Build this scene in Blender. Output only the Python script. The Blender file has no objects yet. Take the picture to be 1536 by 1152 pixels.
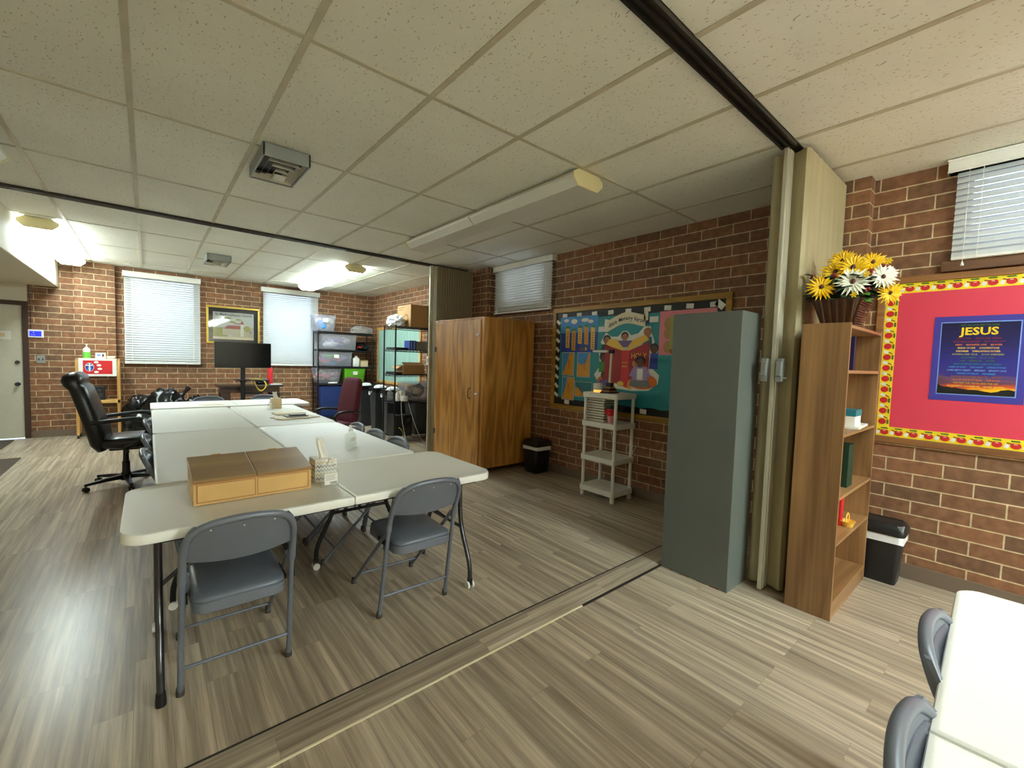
import bpy, bmesh, math, random
from mathutils import Vector, Matrix, noise
random.seed(7)
S = bpy.context.scene
COL = S.collection
PI = math.pi

# ---------------------------------------------------------------- camera, world, exposure
cam_d = bpy.data.cameras.new('camera'); cam = bpy.data.objects.new('camera', cam_d); COL.objects.link(cam)
cam_d.sensor_fit = 'HORIZONTAL'; cam_d.sensor_width = 36; cam_d.lens = 648.27 * 36 / 1536
cam_d.clip_start = 0.02
cR = Vector((0.7646, -0.64378, 0.03046)); cU = Vector((0.01195, 0.06141, 0.99804)); cF = Vector((0.64439, 0.76274, -0.05464))
cam.matrix_world = Matrix(((cR.x, cU.x, -cF.x, 0), (cR.y, cU.y, -cF.y, 0), (cR.z, cU.z, -cF.z, 1.4383), (0, 0, 0, 1)))
S.camera = cam
S.view_settings.view_transform = 'Standard'; S.view_settings.look = 'None'
S.view_settings.gamma = 1; S.view_settings.use_curve_mapping = False
S.view_settings.exposure = 3.58
S.cycles.use_denoising = True
S.cycles.max_bounces = 8; S.cycles.diffuse_bounces = 5; S.cycles.transparent_max_bounces = 12
S.cycles.sample_clamp_indirect = 6.0
W = bpy.data.worlds.new('daylight'); S.world = W; W.use_nodes = True
W.node_tree.nodes['Background'].inputs[0].default_value = (0.66, 0.82, 1.0, 1)
W.node_tree.nodes['Background'].inputs[1].default_value = 0.36
LAMP = 2.25            # emission of the lit ceiling lamps of the far room
LAMP_NEAR = 13.0      # and of the near room: one beside the camera, one added behind as fill

# ---------------------------------------------------------------- materials
def lin(c):
    return tuple(((v/255)/12.92 if v/255 <= 0.04045 else ((v/255+0.055)/1.055)**2.4) for v in c)
def new_mat(name):
    m = bpy.data.materials.new(name); m.use_nodes = True
    nt = m.node_tree; return m, nt, nt.nodes['Principled BSDF']
def mat(name, c, rough=0.5, metal=0.0, var=0.0, scale=20.0, bump=0.0, bscale=200.0, alpha=None, emit=None, stretch=None, coat=0, trans=0.0, spec=None):
    m, nt, b = new_mat(name); N = nt.nodes; L = nt.links
    c = lin(c); b.inputs['Base Color'].default_value = (*c, 1)
    b.inputs['Roughness'].default_value = rough; b.inputs['Metallic'].default_value = metal
    if spec is not None: b.inputs['Specular IOR Level'].default_value = spec
    if coat: b.inputs['Coat Weight'].default_value = coat; b.inputs['Coat Roughness'].default_value = 0.1
    if trans: b.inputs['Transmission Weight'].default_value = trans
    tc = N.new('ShaderNodeTexCoord'); mp = N.new('ShaderNodeMapping'); L.new(tc.outputs['Object'], mp.inputs[0])
    if stretch: mp.inputs['Scale'].default_value = stretch
    if var:
        n = N.new('ShaderNodeTexNoise'); n.inputs['Scale'].default_value = scale; n.inputs['Detail'].default_value = 5
        L.new(mp.outputs[0], n.inputs['Vector'])
        r = N.new('ShaderNodeValToRGB'); r.color_ramp.elements[0].position = 0.3; r.color_ramp.elements[1].position = 0.7
        r.color_ramp.elements[0].color = (*[v*(1-var) for v in c], 1); r.color_ramp.elements[1].color = (*[min(1, v*(1+var)) for v in c], 1)
        L.new(n.outputs[0], r.inputs[0]); L.new(r.outputs[0], b.inputs['Base Color'])
    if bump:
        n2 = N.new('ShaderNodeTexNoise'); n2.inputs['Scale'].default_value = bscale; n2.inputs['Detail'].default_value = 3
        L.new(tc.outputs['Object'], n2.inputs['Vector'])
        bp = N.new('ShaderNodeBump'); bp.inputs['Strength'].default_value = bump; bp.inputs['Distance'].default_value = 0.005
        L.new(n2.outputs[0], bp.inputs['Height']); L.new(bp.outputs[0], b.inputs['Normal'])
    if alpha is not None: b.inputs['Alpha'].default_value = alpha
    if emit:
        b.inputs['Emission Color'].default_value = (*lin(emit[0]), 1); b.inputs['Emission Strength'].default_value = emit[1]
    return m
def wood(name, dark, light, axis='z', rough=0.4, fine=60, rings=3.0, coat=0.0):
    m, nt, b = new_mat(name); N = nt.nodes; L = nt.links
    tc = N.new('ShaderNodeTexCoord'); mp = N.new('ShaderNodeMapping'); L.new(tc.outputs['Object'], mp.inputs[0])
    sc = {'x': (0.12, 1, 1), 'y': (1, 0.12, 1), 'z': (1, 1, 0.12)}[axis]; mp.inputs['Scale'].default_value = sc
    n = N.new('ShaderNodeTexNoise'); n.inputs['Scale'].default_value = rings; n.inputs['Detail'].default_value = 2; L.new(mp.outputs[0], n.inputs['Vector'])
    mul = N.new('ShaderNodeMath'); mul.operation = 'MULTIPLY'; mul.inputs[1].default_value = 14; L.new(n.outputs[0], mul.inputs[0])
    fr = N.new('ShaderNodeMath'); fr.operation = 'PINGPONG'; fr.inputs[1].default_value = 1; L.new(mul.outputs[0], fr.inputs[0])
    n2 = N.new('ShaderNodeTexNoise'); n2.inputs['Scale'].default_value = fine; n2.inputs['Detail'].default_value = 4
    mpf = N.new('ShaderNodeMapping'); mpf.inputs['Scale'].default_value = tuple(.3*v if v < 1 else 1 for v in sc); L.new(tc.outputs['Object'], mpf.inputs[0]); L.new(mpf.outputs[0], n2.inputs['Vector'])
    mx = N.new('ShaderNodeMix'); mx.inputs[0].default_value = 0.58; L.new(fr.outputs[0], mx.inputs[2]); L.new(n2.outputs[0], mx.inputs[3])
    r = N.new('ShaderNodeValToRGB'); r.color_ramp.elements[0].position = 0.28; r.color_ramp.elements[1].position = 0.72
    r.color_ramp.elements[0].color = (*lin(dark), 1); r.color_ramp.elements[1].color = (*lin(light), 1)
    L.new(mx.outputs[0], r.inputs[0]); L.new(r.outputs[0], b.inputs['Base Color'])
    b.inputs['Roughness'].default_value = rough
    if coat: b.inputs['Coat Weight'].default_value = coat; b.inputs['Coat Roughness'].default_value = 0.15
    return m
def brick_mat(name, ax):
    m, nt, b = new_mat(name); N = nt.nodes; L = nt.links
    tc = N.new('ShaderNodeTexCoord'); sp = N.new('ShaderNodeSeparateXYZ'); L.new(tc.outputs['Object'], sp.inputs[0])
    cb = N.new('ShaderNodeCombineXYZ'); xy = N.new('ShaderNodeMath'); xy.operation = 'ADD'; L.new(sp.outputs[0], xy.inputs[0]); L.new(sp.outputs[1], xy.inputs[1]); L.new(xy.outputs[0], cb.inputs[0]); L.new(sp.outputs[2], cb.inputs[1])
    off = N.new('ShaderNodeVectorMath'); off.operation = 'ADD'; off.inputs[1].default_value = (20.02, 10*0.0947+0.022, 0); L.new(cb.outputs[0], off.inputs[0])
    br = N.new('ShaderNodeTexBrick'); L.new(off.outputs[0], br.inputs['Vector'])
    for k, v in (('Scale', 1), ('Mortar Size', 0.0048), ('Mortar Smooth', 0.25), ('Bias', -0.15), ('Brick Width', 0.292), ('Row Height', 0.0947)): br.inputs[k].default_value = v
    br.inputs['Color1'].default_value = (*lin((148, 101, 70)), 1); br.inputs['Color2'].default_value = (*lin((114, 85, 63)), 1)
    br.inputs['Mortar'].default_value = (*lin((214, 194, 156)), 1)
    n = N.new('ShaderNodeTexNoise'); n.inputs['Scale'].default_value = 18; n.inputs['Detail'].default_value = 6; L.new(tc.outputs['Object'], n.inputs['Vector'])
    r = N.new('ShaderNodeValToRGB'); r.color_ramp.elements[0].color = (0.72, 0.7, 0.68, 1); r.color_ramp.elements[1].color = (1.2, 1.2, 1.2, 1)
    r.color_ramp.elements[0].position = .3; r.color_ramp.elements[1].position = .7
    L.new(n.outputs[0], r.inputs[0])
    mx = N.new('ShaderNodeMix'); mx.data_type = 'RGBA'; mx.blend_type = 'MULTIPLY'; mx.inputs[0].default_value = 1
    L.new(br.outputs['Color'], mx.inputs[6]); L.new(r.outputs[0], mx.inputs[7]); L.new(mx.outputs[2], b.inputs['Base Color'])
    b.inputs['Roughness'].default_value = 0.75
    bp = N.new('ShaderNodeBump'); bp.inputs['Strength'].default_value = 0.6; bp.inputs['Distance'].default_value = 0.008; bp.invert = True
    ad = N.new('ShaderNodeMath'); ad.operation = 'ADD'; L.new(br.outputs['Fac'], ad.inputs[0])
    n3 = N.new('ShaderNodeTexNoise'); n3.inputs['Scale'].default_value = 120; L.new(tc.outputs['Object'], n3.inputs['Vector'])
    m3 = N.new('ShaderNodeMath'); m3.operation = 'MULTIPLY'; m3.inputs[1].default_value = 0.3; L.new(n3.outputs[0], m3.inputs[0]); L.new(m3.outputs[0], ad.inputs[1])
    L.new(ad.outputs[0], bp.inputs['Height']); L.new(bp.outputs[0], b.inputs['Normal'])
    return m
def floor_mat(name, along, gain=1.0):
    # vinyl strip planks: long direction = object axis `along` (0 = x, 1 = y)
    m, nt, b = new_mat(name); N = nt.nodes; L = nt.links
    tc = N.new('ShaderNodeTexCoord'); sp = N.new('ShaderNodeSeparateXYZ'); L.new(tc.outputs['Object'], sp.inputs[0])
    cb = N.new('ShaderNodeCombineXYZ'); L.new(sp.outputs[along], cb.inputs[0]); L.new(sp.outputs[1-along], cb.inputs[1])
    off = N.new('ShaderNodeVectorMath'); off.operation = 'ADD'; off.inputs[1].default_value = (30.0, 20.0, 0); L.new(cb.outputs[0], off.inputs[0])
    br = N.new('ShaderNodeTexBrick'); L.new(off.outputs[0], br.inputs['Vector']); br.offset = 0.37; br.offset_frequency = 3; br.squash_frequency = 1; br.squash = 1
    for k, v in (('Scale', 1), ('Mortar Size', 0.0009), ('Mortar Smooth', 0.3), ('Bias', 0.0), ('Brick Width', 0.93), ('Row Height', 0.118)): br.inputs[k].default_value = v
    br.inputs['Color1'].default_value = (0.0, 0.0, 0.0, 1); br.inputs['Color2'].default_value = (1, 1, 1, 1); br.inputs['Mortar'].default_value = (0.1, 0.1, 0.1, 1)
    # strands, shifted per plank
    ml = N.new('ShaderNodeVectorMath'); ml.operation = 'MULTIPLY_ADD'; ml.inputs[1].default_value = (7.0, 3.0, 5.0)
    L.new(br.outputs['Color'], ml.inputs[0]); L.new(off.outputs[0], ml.inputs[2])
    mp = N.new('ShaderNodeMapping'); mp.inputs['Scale'].default_value = (1.0, 32, 1); L.new(ml.outputs[0], mp.inputs[0])
    n = N.new('ShaderNodeTexNoise'); n.inputs['Scale'].default_value = 1; n.inputs['Detail'].default_value = 3; n.inputs['Roughness'].default_value = 0.55; L.new(mp.outputs[0], n.inputs['Vector'])
    mp2 = N.new('ShaderNodeMapping'); mp2.inputs['Scale'].default_value = (6, 260, 1); L.new(ml.outputs[0], mp2.inputs[0])
    n2 = N.new('ShaderNodeTexNoise'); n2.inputs['Scale'].default_value = 1; n2.inputs['Detail'].default_value = 2; L.new(mp2.outputs[0], n2.inputs['Vector'])
    a = N.new('ShaderNodeMath'); a.operation = 'MULTIPLY_ADD'; a.inputs[1].default_value = 0.28; L.new(n2.outputs[0], a.inputs[0]); L.new(n.outputs[0], a.inputs[2])
    a2 = N.new('ShaderNodeMath'); a2.operation = 'MULTIPLY_ADD'; a2.inputs[1].default_value = 0.13; L.new(br.outputs['Color'], a2.inputs[0]); L.new(a.outputs[0], a2.inputs[2])
    r = N.new('ShaderNodeValToRGB'); cr = r.color_ramp
    cr.elements[0].position = 0.42; cr.elements[0].color = (*[v*gain for v in lin((124, 110, 95))], 1)
    cr.elements[1].position = 0.98; cr.elements[1].color = (*[v*gain for v in lin((216, 200, 176))], 1)
    e = cr.elements.new(0.68); e.color = (*[v*gain for v in lin((166, 150, 130))], 1)
    L.new(a2.outputs[0], r.inputs[0])
    mx = N.new('ShaderNodeMix'); mx.data_type = 'RGBA'; mx.blend_type = 'MULTIPLY'; mx.inputs[7].default_value = (0.75, 0.75, 0.75, 1)
    L.new(br.outputs['Fac'], mx.inputs[0]); L.new(r.outputs[0], mx.inputs[6]); L.new(mx.outputs[2], b.inputs['Base Color'])
    b.inputs['Roughness'].default_value = 0.30; b.inputs['Specular IOR Level'].default_value = 0.45
    n4 = N.new('ShaderNodeTexNoise'); n4.inputs['Scale'].default_value = 35; L.new(tc.outputs['Object'], n4.inputs['Vector'])
    bp = N.new('ShaderNodeBump'); bp.inputs['Strength'].default_value = 0.12; bp.inputs['Distance'].default_value = 0.003; L.new(n4.outputs[0], bp.inputs['Height']); L.new(bp.outputs[0], b.inputs['Normal'])
    return m
def ceiling_mat(name):
    m, nt, b = new_mat(name); N = nt.nodes; L = nt.links
    tc = N.new('ShaderNodeTexCoord')
    v = N.new('ShaderNodeTexVoronoi'); v.inputs['Scale'].default_value = 58; mp = N.new('ShaderNodeMapping'); mp.inputs['Scale'].default_value = (1, 0.6, 1)
    L.new(tc.outputs['Object'], mp.inputs[0])
    nz = N.new('ShaderNodeTexNoise'); nz.inputs['Scale'].default_value = 9; L.new(tc.outputs['Object'], nz.inputs['Vector'])
    mx = N.new('ShaderNodeMix'); mx.data_type = 'VECTOR'; mx.inputs[0].default_value = 0.08; L.new(mp.outputs[0], mx.inputs[4]); L.new(nz.outputs['Color'], mx.inputs[5]); L.new(mx.outputs[1], v.inputs['Vector'])
    r = N.new('ShaderNodeValToRGB'); r.color_ramp.elements[0].position = 0.13; r.color_ramp.elements[0].color = (*lin((190, 184, 168)), 1)
    r.color_ramp.elements[1].position = 0.21; r.color_ramp.elements[1].color = (*lin((240, 238, 226)), 1)
    L.new(v.outputs['Distance'], r.inputs[0])
    n = N.new('ShaderNodeTexNoise'); n.inputs['Scale'].default_value = 1.2; n.inputs['Detail'].default_value = 3; L.new(tc.outputs['Object'], n.inputs['Vector'])
    r2 = N.new('ShaderNodeValToRGB'); r2.color_ramp.elements[0].color = (0.92, 0.915, 0.9, 1); r2.color_ramp.elements[1].color = (1, 1, 1, 1); r2.color_ramp.elements[0].position = .35; r2.color_ramp.elements[1].position = .65
    L.new(n.outputs[0], r2.inputs[0])
    m2 = N.new('ShaderNodeMix'); m2.data_type = 'RGBA'; m2.blend_type = 'MULTIPLY'; m2.inputs[0].default_value = 1
    L.new(r.outputs[0], m2.inputs[6]); L.new(r2.outputs[0], m2.inputs[7]); L.new(m2.outputs[2], b.inputs['Base Color'])
    b.inputs['Roughness'].default_value = 0.8
    bp = N.new('ShaderNodeBump'); bp.inputs['Strength'].default_value = 0.35; bp.inputs['Distance'].default_value = 0.004; L.new(v.outputs['Distance'], bp.inputs['Height']); L.new(bp.outputs[0], b.inputs['Normal'])
    return m
def clear_mat(name, tint, f=0.25, rough=0.25):
    # translucent moulded plastic
    m, nt, b = new_mat(name); N = nt.nodes; L = nt.links
    b.inputs['Base Color'].default_value = (*lin(tint), 1); b.inputs['Roughness'].default_value = rough
    t = N.new('ShaderNodeBsdfTransparent'); t.inputs[0].default_value = (*lin(tint), 1)
    mx = N.new('ShaderNodeMixShader'); mx.inputs[0].default_value = f
    L.new(t.outputs[0], mx.inputs[1]); L.new(b.outputs[0], mx.inputs[2]); L.new(mx.outputs[0], N['Material Output'].inputs[0])
    return m
def glass_mat(name, f, rough=0.03):
    m, nt, b = new_mat(name); N = nt.nodes; L = nt.links
    g = N.new('ShaderNodeBsdfGlossy'); g.inputs['Roughness'].default_value = rough; t = N.new('ShaderNodeBsdfTransparent'); fr = N.new('ShaderNodeFresnel'); fr.inputs[0].default_value = 1.45
    ad = N.new('ShaderNodeMath'); ad.operation = 'ADD'; ad.inputs[1].default_value = f; L.new(fr.outputs[0], ad.inputs[0])
    mx = N.new('ShaderNodeMixShader'); L.new(ad.outputs[0], mx.inputs[0]); L.new(t.outputs[0], mx.inputs[1]); L.new(g.outputs[0], mx.inputs[2]); L.new(mx.outputs[0], N['Material Output'].inputs[0])
    return m
def blind_mat(name, f):
    m, nt, b = new_mat(name); N = nt.nodes; L = nt.links
    b.inputs['Base Color'].default_value = (*lin((232, 231, 226)), 1); b.inputs['Roughness'].default_value = 0.4
    t = N.new('ShaderNodeBsdfTranslucent'); t.inputs[0].default_value = (0.8, 0.87, 1.0, 1)
    mx = N.new('ShaderNodeMixShader'); mx.inputs[0].default_value = f
    L.new(b.outputs[0], mx.inputs[1]); L.new(t.outputs[0], mx.inputs[2]); L.new(mx.outputs[0], N['Material Output'].inputs[0])
    return m
M = {}
M['brick_x'] = brick_mat('brick running along y', 1); M['brick_y'] = brick_mat('brick running along x', 0)
M['floor'] = floor_mat('vinyl strip floor', 1); M['thr'] = floor_mat('vinyl strip threshold', 0, 0.92)
M['ceil'] = ceiling_mat('fissured ceiling tile')
M['grid'] = mat('ceiling grid', (196, 187, 162), 0.4, var=0.12, scale=6)
M['track'] = mat('track metal', (72, 68, 62), 0.4, 0.7)
M['wallpaint'] = mat('cream wall', (214, 206, 186), 0.7, bump=0.1, bscale=60)
M['door'] = mat('door paint', (205, 200, 182), 0.5, var=0.03)
M['jamb'] = mat('dark brown jamb', (70, 48, 40), 0.5)
M['base'] = mat('brown rubber base', (122, 104, 88), 0.6)
M['white'] = mat('white painted', (238, 236, 230), 0.4)
M['lampw'] = mat('white enamel', (228, 222, 205), 0.35)
M['lens_on'] = mat('lit lens', (255, 250, 240), 0.4, emit=((235, 254, 254), LAMP))
M['lens_rear_fill'] = mat('lit lens of added rear lamp', (255, 252, 246), 0.4, emit=((235, 254, 254), LAMP_NEAR))
M['lens_front'] = mat('lit lens nearest camera', (255, 252, 246), 0.4, emit=((235, 254, 254), LAMP_NEAR*0.18))
M['lens_off'] = mat('unlit acrylic lens', (226, 222, 210), 0.3)
M['capcream'] = mat('cream lamp end cap', (240, 228, 180), 0.4)
M['galv'] = mat('grey vent metal', (150, 154, 150), 0.45, 0.35)
M['black'] = mat('black plastic', (22, 22, 23), 0.4)
M['blackm'] = mat('black metal', (26, 25, 26), 0.35, 0.3)
M['screen'] = mat('screen glass', (8, 8, 9), 0.12, spec=0.2)
M['leather'] = mat('black leather', (20, 20, 21), 0.32, bump=0.15, bscale=90)
M['chairm'] = mat('grey chair enamel', (112, 117, 128), 0.35, 0.15)
M['vinyl'] = mat('grey vinyl pad', (98, 104, 116), 0.30, bump=0.08, bscale=150)
M['plast'] = mat('table top plastic', (234, 233, 226), 0.42, bump=0.12, bscale=300)
M['gunm'] = mat('grey leg metal', (84, 84, 88), 0.25, 0.8)
M['locker'] = mat('grey locker enamel', (104, 110, 106), 0.4, 0.1, var=0.04, scale=3)
M['rust'] = mat('rust', (120, 78, 48), 0.8)
M['cabinet'] = wood('oak plywood', (158, 104, 40), (208, 148, 72), 'z', 0.3, 90, 3.4, 0.2)
M['walnut'] = wood('walnut laminate', (124, 90, 56), (168, 128, 84), 'z', 0.38, 50, 2.0)
M['walnutx'] = wood('walnut laminate shelf', (132, 96, 60), (176, 134, 90), 'x', 0.35, 50, 2.0)
M['pine'] = wood('pine', (196, 142, 72), (232, 184, 112), 'z', 0.45, 50, 3)
M['pinex'] = wood('pine across', (200, 150, 78), (236, 190, 116), 'x', 0.4, 50, 3)
M['boxlid'] = wood('stained box lid', (136, 104, 60), (158, 124, 76), 'x', 0.35, 60, 2)
M['boxfront'] = mat('varnished box front', (214, 174, 110), 0.4, var=0.06, scale=8)
M['boxtrim'] = mat('varnished box edge', (170, 114, 54), 0.4)
M['desk'] = wood('dark desk wood', (52, 34, 26), (84, 58, 44), 'x', 0.35, 50, 3)
M['boardframe'] = wood('yellow board frame', (150, 112, 36), (190, 146, 58), 'y', 0.45, 40, 3)
M['brownframe'] = wood('brown board frame', (128, 84, 48), (164, 114, 68), 'y', 0.45, 40, 3)
M['sill'] = wood('brown sill', (92, 62, 42), (126, 88, 60), 'y', 0.5, 40, 3)
M['curtain'] = mat('tan folding partition vinyl', (176, 164, 128), 0.55, var=0.10, scale=3, stretch=(6, 6, 0.5), bump=0.1, bscale=120)
M['curtain2'] = mat('brown folding partition vinyl', (142, 128, 98), 0.6, var=0.06, scale=4)
M['alum'] = mat('aluminium', (206, 202, 184), 0.4, 0.4)
M['chrome'] = mat('chrome', (200, 200, 200), 0.15, 1.0)
M['brass'] = mat('brass', (190, 150, 70), 0.3, 0.9)
M['gold'] = mat('gold picture frame', (206, 178, 84), 0.3, 0.75)
M['blind'] = blind_mat('white blind slat', 0.22)
M['blindd'] = blind_mat('white blind slat closed', 0.05)
M['glass'] = glass_mat('window glass', 0.02)
M['clearbin'] = clear_mat('clear bin plastic', (240, 240, 246), 0.20, 0.25)
M['clearbot'] = clear_mat('clear bottle plastic', (248, 250, 248), 0.16, 0.1)
M['film'] = clear_mat('clear film', (240, 242, 244), 0.22, 0.12)
M['bag'] = mat('black bag film', (16, 16, 18), 0.22)
M['maroon'] = mat('maroon fabric', (92, 26, 42), 0.85, var=0.12, scale=120)
M['paper'] = mat('white paper', (240, 238, 230), 0.6)
M['tan'] = mat('manila paper', (224, 200, 160), 0.6)
M['kraft'] = mat('cardboard', (186, 146, 98), 0.7, var=0.04)
M['kraftp'] = mat('cardboard print', (150, 112, 74), 0.7)
M['wplastic'] = mat('white moulded plastic', (232, 230, 222), 0.4, bump=0.05, bscale=200)
M['wbag'] = mat('white bag film', (236, 238, 242), 0.35)
M['bin'] = mat('black bin plastic', (26, 27, 29), 0.4)
M['cangrey'] = mat('charcoal can plastic', (46, 48, 52), 0.45)
M['tote'] = mat('dark grey tote', (52, 58, 64), 0.4)
def flatc(n, c, r=0.5): M[n] = mat(n.replace('_', ' '), c, r); return M[n]
for n, c in dict(red=(214, 38, 44), boardred=(226, 66, 90), yellow=(250, 226, 40), teal=(42, 150, 158), blackpaper=(24, 20, 22), blue=(40, 70, 170), lblue=(70, 150, 220), pink=(232, 140, 150), green=(60, 140, 50), lime=(110, 190, 40),
                 bibred=(168, 30, 36), skin=(176, 118, 84), skind=(96, 62, 44), hair=(40, 28, 24), purple=(120, 90, 150), mapor=(226, 160, 50), mapbr=(160, 96, 36), grey=(120, 120, 122), navy=(24, 28, 70), lav=(170, 150, 200),
                 teald=(30, 120, 130), orange=(230, 120, 40), goldp=(244, 200, 80), posterblue=(66, 60, 160), pborder=(130, 170, 240), cream=(236, 226, 196), dgreen=(30, 62, 44), tealbox=(40, 130, 140), rubber=(70, 66, 62), ltgreen=(120, 220, 90),
                 lcdblue=(30, 40, 230), mat_brown=(92, 80, 70), bluetote=(34, 62, 130), yelcable=(226, 200, 60), ivory=(240, 230, 200), tvyellow=(250, 205, 20), petalw=(246, 244, 226), leaf=(38, 66, 38), leafl=(76, 118, 42), pistil=(92, 44, 28), bask=(78, 50, 32),
                 baskl=(98, 62, 36), berry=(150, 40, 48), olive=(170, 168, 90), roofred=(176, 86, 80), stone=(206, 200, 172), skyp=(214, 218, 214), matblack=(44, 40, 44), bookcream=(232, 222, 200), bookblk=(34, 28, 28), greybox=(150, 150, 152), pinkc=(226, 150, 160), flame=(250, 180, 90)).items(): flatc(n, c)
M['lcd'] = mat('lit lcd', (40, 50, 240), 0.3, emit=((30, 40, 255), 0.10))
M['glow'] = mat('lit candle base', (255, 200, 120), 0.4, emit=((255, 180, 80), 0.10))
M['mat_brown'] = mat('brown floor mat', (84, 72, 62), 0.95, var=0.15, scale=150)
M['petaly'] = M['tvyellow']
def sunset_mat():
    m, nt, b = new_mat('printed sunset'); N = nt.nodes; L = nt.links
    tc = N.new('ShaderNodeTexCoord'); sp = N.new('ShaderNodeSeparateXYZ'); L.new(tc.outputs['Object'], sp.inputs[0])
    n = N.new('ShaderNodeTexNoise'); n.inputs['Scale'].default_value = 6; mp = N.new('ShaderNodeMapping'); mp.inputs['Scale'].default_value = (1, 1, 6); L.new(tc.outputs['Object'], mp.inputs[0]); L.new(mp.outputs[0], n.inputs['Vector'])
    a = N.new('ShaderNodeMath'); a.operation = 'MULTIPLY_ADD'; a.inputs[1].default_value = 0.10; L.new(n.outputs[0], a.inputs[0]); L.new(sp.outputs[2], a.inputs[2])
    r = N.new('ShaderNodeValToRGB'); cr = r.color_ramp; cr.elements[0].position = 0.10; cr.elements[0].color = (*lin((252, 226, 40)), 1); cr.elements[1].position = 1.0; cr.elements[1].color = (*lin((30, 28, 66)), 1)
    for p, c in ((0.14, (248, 190, 30)), (0.18, (220, 90, 40)), (0.23, (96, 56, 84)), (0.28, (120, 84, 110)), (0.33, (60, 52, 140)), (0.5, (50, 48, 140)), (0.7, (40, 38, 100))):
        e = cr.elements.new(p); e.color = (*lin(c), 1)
    mu = N.new('ShaderNodeMath'); mu.operation = 'MULTIPLY'; mu.inputs[1].default_value = 1.9; L.new(a.outputs[0], mu.inputs[0]); L.new(mu.outputs[0], r.inputs[0])
    L.new(r.outputs[0], b.inputs['Base Color']); b.inputs['Roughness'].default_value = 0.3
    return m
M['sunset'] = sunset_mat()

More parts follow.
